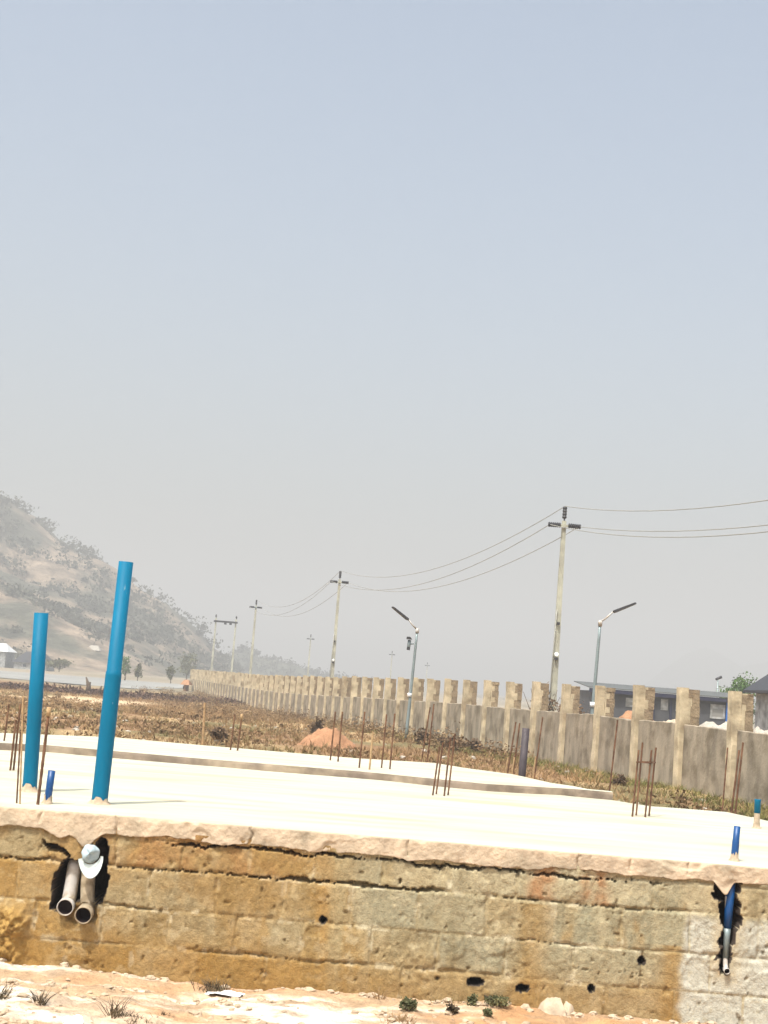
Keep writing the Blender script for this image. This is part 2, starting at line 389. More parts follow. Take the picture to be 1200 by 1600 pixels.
# ------------------------------------------------------------------ boundary wall (piers and low panels)
vpd = ray(130, 1034); WD = Vector((vpd.x, vpd.y, 0)).normalized()      # direction of the wall in plan
WN = Vector((WD.y, -WD.x, 0))                                          # away from the field (to the right)
P0 = at_y(1148, 1078, 29.5); P0.z = 0
STEP = 2.66; NP = 58
bw = empty('boundary_wall', (P0.x, P0.y, 0), math.atan2(WD.y, WD.x) - math.pi / 2)
tag(bw, 'unfinished concrete boundary wall with tall piers along the weedy field', 'wall')
# local frame: +Y along the wall (away), +X away from the field
def pier_mesh(seed):
    r = np.random.RandomState(seed); b = MB()
    w = .24; d = .10; D = .45; h = 2.2
    # front pilaster, slightly irregular, chamfered rings
    zs = np.linspace(-.75, h, 12)
    vs = []
    for k, z in enumerate(zs):
        j = r.randn(8) * .006
        x0, x1, y0, y1 = 0 + j[0], d + .1 + j[1], 0 + j[2], w + j[3]; ch = .012
        vs += [(x0 + ch, y0, z), (x1, y0, z), (x1, y1, z), (x0 + ch, y1, z), (x0, y1 - ch, z), (x0, y0 + ch, z)]
    fs = []
    for k in range(11):
        for q in range(6):
            fs.append((k * 6 + q, k * 6 + (q + 1) % 6, (k + 1) * 6 + (q + 1) % 6, (k + 1) * 6 + q))
    fs.append(tuple(66 + q for q in range(6))); b.add(vs, fs, 0)
    # toothed rough rear half, its joint with the smooth front zigzags
    hh = h - .015 - .03 * r.rand(); zz = -.75; up_ = True
    while zz < hh - .02:
        z2 = min(hh, zz + .12 + .16 * r.rand()); off = (.05 if up_ else .0) + .03 * r.randn()
        b.box(d + .13 + off, D + r.randn() * .006, -.004 + r.randn() * .004, w + .004 + r.randn() * .004, zz, z2, 1)
        # smooth render tongue that laps onto the rough blocks
        b.box(d + .10, d + .128 + off, .002 + r.rand() * .004, w - .003, zz, z2, 0)
        zz = z2; up_ = not up_
    return b
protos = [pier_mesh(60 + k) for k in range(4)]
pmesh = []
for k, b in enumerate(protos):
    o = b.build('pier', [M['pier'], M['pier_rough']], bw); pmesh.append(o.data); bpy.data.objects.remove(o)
def wz(k): return float(base_z(0, P0.y + k * STEP * WD.y))
for k in range(-2, NP):
    o = bpy.data.objects.new('pier', pmesh[k % 4]); C.objects.link(o); o.parent = bw
    z = wz(k); hs_ = 1 + .17 * float(ss(0, 30, k))
    o.location = (rnd.uniform(-.01, .01), k * STEP, z); o.scale = (1, 1, hs_ * rnd.uniform(.985, 1.015)); o.rotation_euler = (rnd.uniform(-.008, .008), rnd.uniform(-.01, .01), 0)
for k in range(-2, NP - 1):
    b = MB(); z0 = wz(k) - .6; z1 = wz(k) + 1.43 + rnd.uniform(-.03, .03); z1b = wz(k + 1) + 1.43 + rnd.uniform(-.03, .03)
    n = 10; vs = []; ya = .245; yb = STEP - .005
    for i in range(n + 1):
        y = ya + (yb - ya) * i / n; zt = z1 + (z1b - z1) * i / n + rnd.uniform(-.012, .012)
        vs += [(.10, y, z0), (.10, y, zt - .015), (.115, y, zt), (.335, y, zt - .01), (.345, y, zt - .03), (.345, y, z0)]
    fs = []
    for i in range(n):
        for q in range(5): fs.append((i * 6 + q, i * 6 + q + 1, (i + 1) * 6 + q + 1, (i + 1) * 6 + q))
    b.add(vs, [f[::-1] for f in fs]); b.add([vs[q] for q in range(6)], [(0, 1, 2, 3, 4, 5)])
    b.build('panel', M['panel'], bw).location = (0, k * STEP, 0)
def wallpt(s, off=0):
    """plan point at distance s along the wall from the nearest pier, off metres into the field"""
    return P0 + WD * s - WN * off

# ------------------------------------------------------------------ foundation: slab + block wall
YF = 9.97
Yl = at_z(0, 1258, ZS).y; Yr_ = at_z(1200, 1355, ZS).y
XA, XB = -5.0, 4.6
SL = (Yr_ - Yl) / (at_z(1200, 1355, ZS).x - at_z(0, 1258, ZS).x); Ymid = Yl - SL * at_z(0, 1258, ZS).x
yf = lambda x: Ymid + SL * x
fd = empty('house_foundation', (0, yf(0), 0))
tag(fd, 'block house foundation with bright concrete slab and stained front wall', 'foundation')
FO = Vector((0, yf(0), 0))
def fx(px, py, z=None):   # front-plane coordinates of a photo point
    p = at_y(px, py, 10.0); p = at_y(px, py, yf(p.x)); return p.x, p.z

nx, nz = 1220, 118
xs = np.linspace(XA, XB, nx); zs = np.linspace(-.25, .975, nz)
X, Z = np.meshgrid(xs, zs, indexing='ij')
# courses
wav = (vn(X, Z * 0, 60, 1.2, 3) - .5) * .03
J = [-.04, .205, .455, .725, .93]
dep = np.zeros_like(X); col = np.zeros(X.shape + (3,))
bid = np.zeros(X.shape, int); edge = np.full(X.shape, 9.)
for ci in range(5):
    lo = (J[ci - 1] if ci else -.4) + wav; hi = J[ci] + wav
    m_ = (Z >= lo) & (Z < hi); cidx = np.where(m_, ci, cidx) if ci else np.zeros(X.shape, int)
    off = [.0, .10, .33, .02, .28][ci]
    u = (X + off + (vn(X * 0, Z, 66, 3, 2) - .5) * .02) / .46
    ui = np.floor(u); fu = (u - ui)
    ed = np.minimum(np.minimum(fu, 1 - fu) * .46, np.minimum(Z - lo, hi - Z))
    edge = np.where(m_, ed, edge); bid = np.where(m_, (ui + 40 + ci * 57).astype(int), bid)
jn = ss(0, .012, edge + (vn(X, Z, 61, 30, 2) - .5) * .012)       # 0 in joint
jmask = ss(.38, .62, vn(X, Z, 62, 2.3, 3))                        # some joints smeared flush
tb = np.random.RandomState(70).rand(400)
jn = 1 - (1 - jn) * (.35 + .65 * ss(.35, .6, vn(X, Z, 162, 1.6, 3)))
dep += -.004 * jn - .004 * (tb[bid % 400] - .5) * 2
dep += (1 - jn) * (.002 + .010 * jmask) * 0.9
dep += -(vn(X, Z, 63, 7, 4) - .5) * .014 - (vn(X, Z, 64, 40, 3) - .5) * .008
pock = ss(.80, .88, vn(X, Z, 65, 22, 2)); dep += pock * .012
speck = vn(X, Z, 166, 45, 2)
# colours
grey = np.array([.315, .265, .175]); tanc = np.array([.365, .285, .175]); ochre = np.array([.36, .215, .07]); rust = np.array([.38, .205, .11]); palec = np.array([.50, .44, .34]); bluegrey = np.array([.285, .27, .205])
col[:] = tanc
col = lerp(col, grey, ss(.25, .8, tb[(bid * 7) % 400]))
col = lerp(col, bluegrey, (tb[(bid * 13 + 5) % 400] > .70) * .75 * ss(-1.6, -.2, X))
left = 1 - ss(-.25, .1, X)
# block webs and patches read as upright bands within each course
bu = (X + (vn(X, Z, 181, 6, 4) - .5) * .10) / .118 + cidx * .37 + 40
bt = np.random.RandomState(91).rand(2000)[((np.floor(bu)).astype(int) * 17 + cidx * 311) % 2000]
be = ss(0, .42, np.minimum(bu - np.floor(bu), 1 - (bu - np.floor(bu))) + .04); bmk = be * (.35 + .9 * ss(.3, .7, vn(X, Z, 182, 5, 4)))
col = lerp(col, palec * np.array([.95, .95, .9]), np.clip((bt > .80) * .8 * bmk, 0, 1))
col = lerp(col, bluegrey, np.clip((bt < .26) * .9 * bmk * ss(-1.9, -.6, X), 0, 1))
col = lerp(col, ochre, np.clip(((bt > .55) & (bt < .70)) * .75 * bmk * ss(.3, .6, vn(X, Z, 184, 9, 4)), 0, 1))
col = lerp(col, np.array([.19, .14, .07]), np.clip(ss(.52, .64, vn(X, Z, 183, 5, 6, .62)) * .6, 0, 1))
col = lerp(col, ochre, np.clip(ss(.42, .62, vn(X, Z, 67, 1.8, 5)) * (.2 + .45 * left) + left * .06, 0, .8))
col = lerp(col, ochre * .9, np.clip((1 - ss(.05, .42, Z + (vn(X, Z, 68, 2.2, 4) - .5) * .35)) * (.75 - .35 * ss(.5, 1.8, X)), 0, 1))
right = ss(-.3, .5, X)
btn = tb[(bid * 29 + 11) % 400]
bl = ss(.004, .03, edge + (vn(X, Z, 193, 20, 3) - .5) * .03)       # block face inside its joints
gb = np.array([.35, .33, .262]); pb = np.array([.47, .42, .32]); ob = np.array([.40, .27, .12])
col = lerp(col, gb, np.clip((btn < .38) * bl * (.30 + .55 * right) * (Z > .22), 0, .85))
col = lerp(col, pb, np.clip(((btn > .38) & (btn < .60)) * bl * .60 * ss(.25, .6, vn(X, Z, 194, 4, 4)), 0, .8))
col = lerp(col, ob, np.clip((btn > .80) * bl * .55 * (1 - .5 * right), 0, .8))
col = lerp(col, gb, right * .38)
col = lerp(col, np.array([.50, .44, .335]), ss(.71, .76, Z - wav) * right * .45 * ss(.3, .6, vn(X, Z, 195, 3, 4)))
# pale crusts of old mortar with their own ragged outline
col = lerp(col, np.array([.54, .475, .36]), ss(.61, .70, vn(X, Z * 1.6, 196, 6, 6, .6)) * .5)
col = lerp(col, np.array([.62, .57, .48]), ss(.56, .66, vn(X, Z, 197, 14, 4)) * (1 - ss(.006, .030, edge)) * .8)
# vertical run stains
col = lerp(col, palec * .85, ss(.60, .72, vn(X * 1, Z * .12, 69, 9, 3)) * .4 * ss(-.6, .4, X) )
col = lerp(col, np.array([.15, .125, .07]), ss(.60, .78, vn(X, Z * .15, 71, 7, 3)) * .40)
col = lerp(col, ochre, np.exp(-((X - 1.22) / .10) ** 2) * (Z < .7) * .55 + np.exp(-((X - 2.17) / .09) ** 2) * .7 * (Z < .5))
# red laterite showing in the top course at the left
tc = ss(.71, .75, Z - wav)
col = lerp(col, rust, tc * (1 - ss(-.55, -.3, X)) * ss(-1.95, -1.85, X) * ss(.3, .6, vn(X, Z, 72, 5, 4)) * .75)
col = lerp(col, rust * 1.05, tc * (np.exp(-((X - 1.26 + .12 * (vn(X, Z, 171, 8, 3) - .5)) / .085) ** 4) + np.exp(-((X - 1.62 + .12 * (vn(X, Z, 172, 8, 3) - .5)) / .085) ** 4)) * (.2 + .9 * ss(.3, .6, vn(X, Z, 173, 10, 3))) * .8)
dep += -tc * (1 - ss(-.8, -.3, X)) * (vn(X, Z, 73, 14, 3) - .5) * .02
col = lerp(col, np.array([.34, .30, .215]), tc * (1 - ss(-2.25, -2.05, X)) * .85)
# grey butt joint strip
col = lerp(col, np.array([.37, .335, .24]), np.exp(-((X + .09 + .03 * vn(X * 0, Z, 74, 3, 2)) / .055) ** 4) * .85)
# pale cement bay at the right end
pr = ss(2.20, 2.26, X + (vn(X, Z, 75, 9, 3) - .5) * .10) * (1 - ss(.66, .73, Z - wav))
col = lerp(col, np.array([.56, .57, .585]), pr * .85)
# mortar in joints
col = lerp(col, np.array([.42, .345, .225]), (1 - jn) * .7)
col = lerp(col, np.array([.16, .115, .06]), pock * .6)
col = lerp(col, np.array([.17, .125, .07]), ss(.62, .85, speck) * .45 * (.4 + .9 * vn(X, Z, 167, 3, 3)))
col = lerp(col, np.array([.52, .44, .30]), ss(.62, .85, 1 - speck) * .45 * vn(X, Z, 168, 3, 3) * 1.4)
# golden crumbling clay at the left end
lx0, lz0 = fx(52, 1410)
gl = (1 - ss(lx0 - .10, lx0 - .01, X + (vn(X, Z, 76, 10, 3) - .5) * .10)) * (1 - ss(lz0 - .10, lz0 - .0, Z + (vn(X, Z, 77, 9, 3) - .5) * .12)) 
dep += -gl * (.02 + .14 * (vn(X, Z, 78, 19, 5, .6) ** 2)) 
col = lerp(col, np.array([.52, .34, .125]), gl * .9)
col = lerp(col, np.array([.20, .12, .045]), gl * ss(.48, .62, vn(X, Z, 79, 16, 5, .6)) * .8)
# cracks: ragged dark gaps along the bed joints
def crack(z0, x0, x1, width, depth, seed, amp=.03):
    global dep
    zc = z0 + wav + (vn(X, X * 0, seed, 9, 3) - .5) * amp * 1.2 + (vn(X, X * 0, seed + 5, 42, 2) - .5) * amp * .7
    ww = width * (.1 + 2.0 * vn(X, Z, seed + 1, 11, 3) ** 1.6) * (.35 + .9 * ss(.35, .6, vn(X, X * 0, seed + 3, 2.2, 2))); 
    win = ss(x0 - .05, x0 + .05, X) * (1 - ss(x1 - .12, x1 + .05, X))
    m_ = (1 - ss(.55, 1.0, np.abs(Z - zc) / np.maximum(ww, 1e-4))) * win
    dep += m_ * depth; return m_
crack(.725, -1.75, -.75, .009, .05, 80); crack(.725, -.75, .62, .016, .07, 81)
crack(.905, -1.3, .6, .009, .08, 180, .04); crack(.90, .5, 2.1, .008, .08, 184, .04)
spall = ss(.60, .70, vn(X, Z, 190, 5.5, 5, .6)) * ss(.03, .0, 1 * edge); dep += spall * .012
dep += ss(.63, .72, vn(X, Z, 191, 3.3, 5, .6)) * .009
crack(.725, .95, 2.2, .008, .03, 82)
crack(.735, -2.55, -2.05, .022, .05, 84, .05)
crack(.458, -1.8, -1.3, .008, .02, 86); crack(.456, 1.0, 1.6, .007, .02, 88); crack(.20, -1.1, .1, .006, .015, 90)
crack(.30, 1.5, 2.1, .007, .015, 92)
# cavities
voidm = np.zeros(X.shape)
def poly(pts, d, soft=.005, seed=95, rag=.02):
    global dep, col, voidm
    P = [fx(*p) for p in pts]; n = len(P); inside = np.zeros(X.shape, bool); dist = np.full(X.shape, 9.)
    xx = X + (vn(X, Z, seed, 16, 3) - .5) * rag * 2; zz = Z + (vn(X, Z, seed + 1, 16, 3) - .5) * rag * 2
    for i in range(n):
        (x1, z1), (x2, z2) = P[i], P[(i + 1) % n]
        c_ = ((z1 > zz) != (z2 > zz)) & (xx < (x2 - x1) * (zz - z1) / (z2 - z1 + 1e-12) + x1); inside ^= c_
        ex, ez = x2 - x1, z2 - z1; t = np.clip(((xx - x1) * ex + (zz - z1) * ez) / (ex * ex + ez * ez), 0, 1)
        dist = np.minimum(dist, np.hypot(xx - x1 - t * ex, zz - z1 - t * ez))
    sdv = np.where(inside, -dist, dist); m_ = 1 - ss(-soft, 0.0, sdv); dep = dep * (1 - m_) + m_ * d
    if d > .1: voidm = np.maximum(voidm, (sdv < .0085) * 1.0)  # mask reaches past the rim so the painted dark covers the hole sides
    return sdv
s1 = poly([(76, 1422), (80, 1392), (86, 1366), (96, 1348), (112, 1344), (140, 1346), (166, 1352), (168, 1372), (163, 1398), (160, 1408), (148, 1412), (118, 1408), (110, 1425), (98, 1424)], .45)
poly([(98, 1424), (110, 1412), (152, 1412), (150, 1442), (118, 1446), (100, 1438)], .05, .02)
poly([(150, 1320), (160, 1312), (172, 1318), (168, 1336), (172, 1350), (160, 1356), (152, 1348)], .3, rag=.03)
poly([(62, 1308), (88, 1322), (112, 1338), (108, 1344), (84, 1332), (66, 1318)], .10, rag=.03)
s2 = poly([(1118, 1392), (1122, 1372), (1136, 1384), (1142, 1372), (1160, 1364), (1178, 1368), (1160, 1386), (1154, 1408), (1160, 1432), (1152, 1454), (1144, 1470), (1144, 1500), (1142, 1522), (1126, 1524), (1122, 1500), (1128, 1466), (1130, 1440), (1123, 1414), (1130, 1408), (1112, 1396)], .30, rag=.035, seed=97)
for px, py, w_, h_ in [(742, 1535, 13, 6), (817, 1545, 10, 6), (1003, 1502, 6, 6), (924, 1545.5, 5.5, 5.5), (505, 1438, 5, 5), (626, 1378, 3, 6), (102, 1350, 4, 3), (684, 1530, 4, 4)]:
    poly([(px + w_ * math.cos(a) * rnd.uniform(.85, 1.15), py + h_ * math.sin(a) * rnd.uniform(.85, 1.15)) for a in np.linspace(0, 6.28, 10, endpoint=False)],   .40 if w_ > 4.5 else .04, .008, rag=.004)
halo = lambda s, d: np.exp(-np.clip(s, 0, 9) / d)
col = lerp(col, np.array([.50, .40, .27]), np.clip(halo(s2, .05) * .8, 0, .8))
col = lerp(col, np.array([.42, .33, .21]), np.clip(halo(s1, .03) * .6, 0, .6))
col = lerp(col, np.array([.35, .20, .065]), left * np.clip(.28 + .5 * ss(.42, .6, vn(X, Z, 198, 2.6, 5)), 0, .7) * .7)
col = lerp(col, np.array([.33, .19, .06]), (1 - ss(.08, .34, Z + (vn(X, Z, 199, 3, 4) - .5) * .3)) * .45 * (1 - pr))
void_shade = np.maximum(ss(.06, .10, dep), voidm)[..., None]; col = col * np.array([.78, .765, .655]) * (1 - void_shade) + np.array([.04, .03, .024]) * void_shade  # near-black painted into deep holes and cracks as their shade
Yw = yf(X) + .020 + dep
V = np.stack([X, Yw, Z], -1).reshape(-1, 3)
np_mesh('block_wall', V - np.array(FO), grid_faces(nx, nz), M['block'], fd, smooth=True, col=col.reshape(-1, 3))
# side and back faces of the wall below the slab
for x0, x1, y1 in ((XA, XA + .2, 15.9), (XB - .2, XB, 13.4)):
    b = MB(); b.box(x0, x1, yf(x0) + .05, y1, -.2, .92); b.v = [tuple(Vector(v) - FO) for v in b.v]
    b.build('side_wall', M['pier_rough'], fd)

# slab: ragged front edge + top sheet
n = 1200; exs = np.linspace(XA, XB, n); rowsn = 22
zb = .936 + (vn(exs, exs * 0, 101, 3.1, 6, .66) - .5) * .085
cx1 = fx(135, 1340)[0]; cx2 = fx(1140, 1370)[0]
zb -= .10 * np.exp(-((exs - cx1 + .02) / .075) ** 2) + .045 * np.exp(-((exs - cx1 + .2) / .08) ** 2)
zb -= .06 * np.exp(-((exs - cx2 + .04) / .05) ** 2) + .045 * np.exp(-((exs - cx2 + .01) / .03) ** 2)
zb -= .02 * np.exp(-((exs - 1.0) / .2) ** 2)
rows = []
for k in range(rowsn):
    t = k / (rowsn - 1)
    if k == 0: z = zb + .012; yy = yf(exs) + .10
    else:
        z = zb + (ZS - .006 - zb) * ((k - 1) / (rowsn - 2)); 
        yy = yf(exs) + (vn(exs, z, 103, 6, 5, .6) - .5) * .013 + (vn(exs, z, 104, 35, 3) - .5) * .009 + .012 * ss(.62, .7, vn(exs, z, 114, 4.5, 3)) + .010 * (1 - t) * (vn(exs, z, 105, 2, 2)) + (.006 if k == rowsn - 1 else 0)
    if k: 
        for cpx, cw in ((60, .6), (182, 1), (392, 1.4), (640, .7), (905, 1), (990, .8), (1080, .7)):
            cxx = fx(cpx, 1300)[0] + .02 * (vn(np.array([float(z.mean()) if hasattr(z, 'mean') else z]), np.array([cpx * 1.0]), 115, 18, 3)[0] - .5) * 2
            yy = yy + .020 * cw * np.exp(-((exs - cxx) / .0075) ** 2) * (t > .25 if cw < 1 else 1)
    rows.append(np.stack([exs, yy, z], -1))
V = np.stack(rows, 1)
last = V[:, -1, :].copy()
np_mesh('slab_edge', V.reshape(-1, 3) - np.array(FO), grid_faces(n, rowsn), M['slab_edge'], fd, smooth=True)
# top as a grid between the front edge and the far edge polyline
farpx = [(0, 1172), (75, 1176), (300, 1197), (560, 1220), (760, 1236), (955, 1250), (1017, 1260), (1133, 1268), (1200, 1283)]
FP = [at_z(px, py, ZS) for px, py in farpx]; fpx = np.array([p.x for p in FP]); fpy = np.array([p.y for p in FP])
fpy[:5] += .35     # runs in under the far slab
far_y = lambda x: np.interp(x, np.r_[XA, fpx, XB + .1], np.r_[fpy[0] + .1, fpy, fpy[-1] - .6])
nn = 60; rows = []
for k in range(nn):
    t = (k / (nn - 1)); y0 = last[:, 1]; y1 = far_y(exs) + (vn(exs, exs * 0, 109, 2, 3) - .5) * .08
    y = y0 + (y1 - y0) * t
    z = ZS + (vn(exs, y, 107, 1.3, 3) - .5) * .012 * min(1, k / 3) - (.006 if k == 0 else 0)
    rows.append(np.stack([exs, y, z], -1))
rows.append(rows[-1] + np.array([0, .02, -.16]))
V = np.stack(rows, 1).reshape(-1, 3)
np_mesh('slab', V - np.array(FO), grid_faces(n, nn + 1), M['slab_top'], fd, smooth=True)

# second, slightly higher slab behind
fr = [(-160, 1164), (75, 1175), (300, 1195), (560, 1216), (760, 1236), (900, 1244), (957, 1249)]
bk = [(-160, 1137), (0, 1145), (180, 1152), (300, 1163), (430, 1174), (560, 1185), (679, 1192), (720, 1199), (802, 1210), (860, 1223), (900, 1229), (956, 1241)]
F_ = [at_z(px, py, ZS + .002) for px, py in fr]; B_ = [at_z(px, py, ZS2) for px, py in bk]
fs2 = empty('rear_foundation', (F_[2].x, F_[2].y, 0)); tag(fs2, 'thinner raised concrete slab behind the main slab, ending short at the right', 'foundation')
O2 = np.array([F_[2].x, F_[2].y, 0])
ex2 = np.linspace(-6.0, F_[-1].x, 500)
fyy = np.interp(ex2, [p.x for p in F_], [p.y for p in F_]); byy = np.interp(ex2, [p.x for p in B_], [p.y for p in B_])
byy = np.maximum(byy, fyy + .12)
jag = (vn(ex2, ex2 * 0, 111, 4, 4) - .5) * .05
rows = [np.stack([ex2, fyy + .10, ex2 * 0 + ZS - .03], -1), np.stack([ex2, fyy + jag, ex2 * 0 + ZS - .012], -1), np.stack([ex2, fyy + jag * .6, ex2 * 0 + ZS + .05], -1), np.stack([ex2, fyy + .005, ex2 * 0 + ZS2 - .004], -1)]
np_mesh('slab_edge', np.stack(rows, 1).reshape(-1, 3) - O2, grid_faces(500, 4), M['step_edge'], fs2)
rows = [np.stack([ex2, fyy + .005 + (byy - fyy) * t, ex2 * 0 + ZS2 - (.004 if t == 0 else 0)], -1) for t in np.linspace(0, 1, 12)]
rows.append(rows[-1] + np.array([.02, .02, -.9]))
V = np.stack(rows, 1); np_mesh('slab', V.reshape(-1, 3) - O2, grid_faces(500, 13), M['slab_top'], fs2, smooth=False)
# blockwork under its far right end (visible thickness)
b = MB(); e = F_[-1]
b.box(e.x - .35, e.x - .02, e.y - .015, e.y + .10, .25, ZS - .02); b.v = [tuple(np.array(v) - O2) for v in b.v]
b.build('block_wall', M['pier_rough'], fs2)

# ------------------------------------------------------------------ pipes on the slab
def pipe(name, label, base, top, rad, m, group=None, collar=None, smear=True, cat='pipe', z0=.0):
    base = Vector(base); top = Vector(top); d = top - base; L = d.length; t = d / L
    e = empty(name, base)
    b = MB()
    P = lambda s: t * s
    if collar:
        c0 = collar
        pts = [P(-.05), P(c0 - .03), P(c0 - .005), P(c0), P(L), P(L), P(L - .25)]
        rr = [rad * 1.10, rad * 1.10, rad * 1.08, rad, rad, rad * .9, rad * .9]
    else:
        pts = [P(-.05), P(L * .5), P(L), P(L), P(L - min(.25, L * .8))]; rr = [rad, rad, rad, rad * .88, rad * .88]
    b.sweep(pts, rr, 28, 0, cap0=False, cap1=True, tang=[t] * len(pts))
    b.build('barrel', m, e)
    if smear:
        s = MB(); r = random.Random(int(base.x * 100)); seg = 20; vs = []; fs = []
        for k in range(seg):
            a = 2 * math.pi * k / seg; ca, sa = math.cos(a), math.sin(a)
            o1 = rad * (1.5 + .5 * r.random()); hh = .02 + .05 * r.random()
            vs += [(ca * o1, sa * o1, -.004), (ca * (rad * 1.12 + .002) + t.x * hh * .2, sa * (rad * 1.12 + .002), hh * .35), (ca * (rad * 1.02 + .003) + t.x * hh, sa * (rad * 1.12 + .003), hh)]
        for k in range(seg):
            k2 = (k + 1) % seg
            for q in range(2): fs.append((k * 3 + q, k2 * 3 + q, k2 * 3 + q + 1, k * 3 + q + 1))
        s.add(vs, fs, 0, True); s.build('cement_collar', M['mortar'], e)
    return tag(e, label, cat, group)
def on_slab(b, tp, z=ZS):
    B = at_z(b[0], b[1], z); T = at_y(tp[0], tp[1], B.y); return B, T
B, T = on_slab((155, 1256), (197, 878)); pipe('blue_pipe', 'taller bright blue plastic pipe standing on the slab edge', B, T, .054, M['bluepipe'], 'blue pipes standing on the slab', collar=.97)
B, T = on_slab((46, 1237), (66, 958)); T.y -= .03
p2 = pipe('blue_pipe', 'shorter bright blue plastic pipe left of the tallest one', B, T, .055, M['bluepipe'], 'blue pipes standing on the slab')
B, T = on_slab((74, 1255), (81, 1204)); pipe('pipe_stub', 'short dark blue leaning stub between the two tall blue pipes', B, T, .026, M['bluepipe2'], 'short blue pipe stubs')
B, T = on_slab((1147, 1345), (1152, 1291)); pipe('pipe_stub', 'short dark blue stub at the slab edge above the broken wall slot', B, T, .023, M['bluepipe2'], 'short blue pipe stubs', collar=.14)
B, T = on_slab((1182, 1294), (1184, 1251)); e = pipe('pipe_stub', 'small pipe with teal top and dusty lower half near the right slab corner', B, T, .026, M['mortar'], 'short blue pipe stubs')
b = MB(); dd = (T - B).normalized(); L = (T - B).length
b.sweep([dd * (L * .55), dd * L, dd * (L + .012), dd * (L + .012), dd * (L - .05)], [.028, .028, .031, .024, .024], 20); b.build('teal_sleeve', M['bluepipe'], e)
# slim post behind the slab
B = at_z(817, 1214, ZS2 - .02); B.y += .12; T = at_y(822, 1138, B.y)
b = MB(); bb = B.copy(); bb.z = .2; b.sweep([bb, B, T], .045, 16); b.build('post', M['purple'], origin=bb)
tag(bpy.data.objects['post'], 'dark purple grey post standing in weeds behind the rear slab', 'post')

# ------------------------------------------------------------------ steel bars
def ribbed(b, p, q, r=.0085, mi=0, bend=0.0):
    p = Vector(p); q = Vector(q); m_ = (p + q) / 2 + Vector((bend, 0, 0)); n = max(8, int((q - p).length / .035)); pts = []; rr = []
    for i in range(n + 1):
        t = i / n; pts.append(p * (1 - t) ** 2 + m_ * 2 * t * (1 - t) + q * t * t); rr.append(r * (1.12 if i % 2 else .94))
    b.sweep(pts, rr, 7, mi, smooth=False)
def bar(label, b_, t_, z=ZS, r=.0085, m=None, dy=0, extend=0, group='steel starter bars rising from the slabs', bend=0, pale_tip=False):
    B = at_z(b_[0], b_[1], z); B.y += dy; 
    if dy: B = at_y(b_[0], b_[1], B.y)
    T = at_y(t_[0], t_[1], B.y); b = MB()
    base = B - (T - B).normalized() * (.03 + extend)
    ribbed(b, base, T, r, 0, bend)
    if pale_tip: b.sweep([T - (T - B).normalized() * .06, T + (T - B).normalized() * .005], r * 1.6, 8, 1)
    o = b.build('rebar', [m or M['rust'], M['rust_pale']], origin=B); tag(o, label, 'rebar', group); return o
bar('dark rusty bar nearest the left edge of the photo', (5, 1169), (14, 1100), r=.0095)
bar('short brown bar with blunt end, left of the blue pipes', (16, 1204), (25, 1125), r=.0095)
bar('rusty bar just right of the short blunt one at the left', (21, 1204), (32, 1100), r=.0095)
bar('thin short rusty bar touching the left side of the shorter blue pipe', (26, 1255), (32, 1143), r=.006)
bar('tall pale dusted bar against the shorter blue pipe', (31, 1256), (36, 1088), r=.006, m=M['rust_pale'])
bar('thick dark bar with pale tip between the tall blue pipes', (59, 1257), (77, 1106), r=.0105, pale_tip=True)
bar('rusty bar at left of the pair near the dark bush', (360, 1172), (367, 1116), ZS2, r=.0095)
bar('bar with pale cement tip in the pair near the dark bush', (371, 1173), (378, 1116), ZS2, r=.011, pale_tip=True)
bar('left dark bar standing before the red soil mound', (516, 1188), (524, 1112), ZS2, r=.0095)
bar('right dark bar standing before the red soil mound', (528, 1190), (535, 1112), ZS2, r=.010)
bar('long bar at the step of the slabs, left of the short pale bar', (560, 1211), (570, 1112), r=.010)
bar('short pale bar at the step right of the soil mound', (576, 1214), (583, 1143), r=.011, m=M['rust_pale'])
bar('dark bar right of the short pale bar at the slab step', (595, 1211), (604, 1116), r=.0095)
bar('rightmost bar of the four at the slab step', (608, 1213), (617, 1115), r=.0095)
bar('left rusty bar at the far right slab edge', (1143, 1268), (1155, 1172), r=.010)
bar('right rusty bar at the far right slab edge', (1149, 1269), (1161, 1160), r=.010)
G2 = 'steel bars standing in the weeds behind the slabs'
bar('thin rusty bar in weeds left of the nearest wall pier', (1130, 1250), (1137, 1168), ZS, dy=3, extend=.8, r=.010, group=G2)
bar('lone thin bar in weeds between the slab end and the wall', (952, 1238), (965, 1125), ZS, dy=2.5, extend=.7, r=.011, group=G2)
bar('faint dusty bar in dry weeds at the left half of the field', (317, 1158), (320, 1098), ZS2, dy=3, extend=.9, r=.018, m=M['rust_pale'], group=G2)
bar('left bar of the weedy pair just right of the leaning street lamp', (659, 1185), (672, 1105), ZS2, dy=2, extend=.8, r=.010, group=G2)
bar('right bar of the weedy pair just right of the leaning street lamp', (668, 1186), (678, 1100), ZS2, dy=2.2, extend=.8, r=.011, group=G2)
bar('short pale stub left of the dark purple post', (790, 1208), (794, 1183), ZS2, dy=1.2, extend=.6, r=.011, m=M['rust_pale'], group=G2)
bar('second pale stub between the rusty bars and the purple post', (800, 1209), (804, 1183), ZS2, dy=1.25, extend=.6, r=.011, m=M['rust_pale'], group=G2)
bar('pale stub right of the dark purple post', (833, 1213), (837, 1182), ZS2, dy=1.1, extend=.6, r=.010, m=M['rust_pale'], group=G2)
bar('tall bar left of the purple post', (793, 1208), (806, 1128), ZS2, dy=1.6, extend=.8, r=.010, group=G2)
bar('tall bar nearest the left side of the purple post', (802, 1208), (812, 1130), ZS2, dy=1.7, extend=.8, r=.010, group=G2)
bar('thin bar rising right of the purple post beside a pale stub', (836, 1208), (848, 1120), ZS2, dy=2.4, extend=.8, r=.010, group=G2)
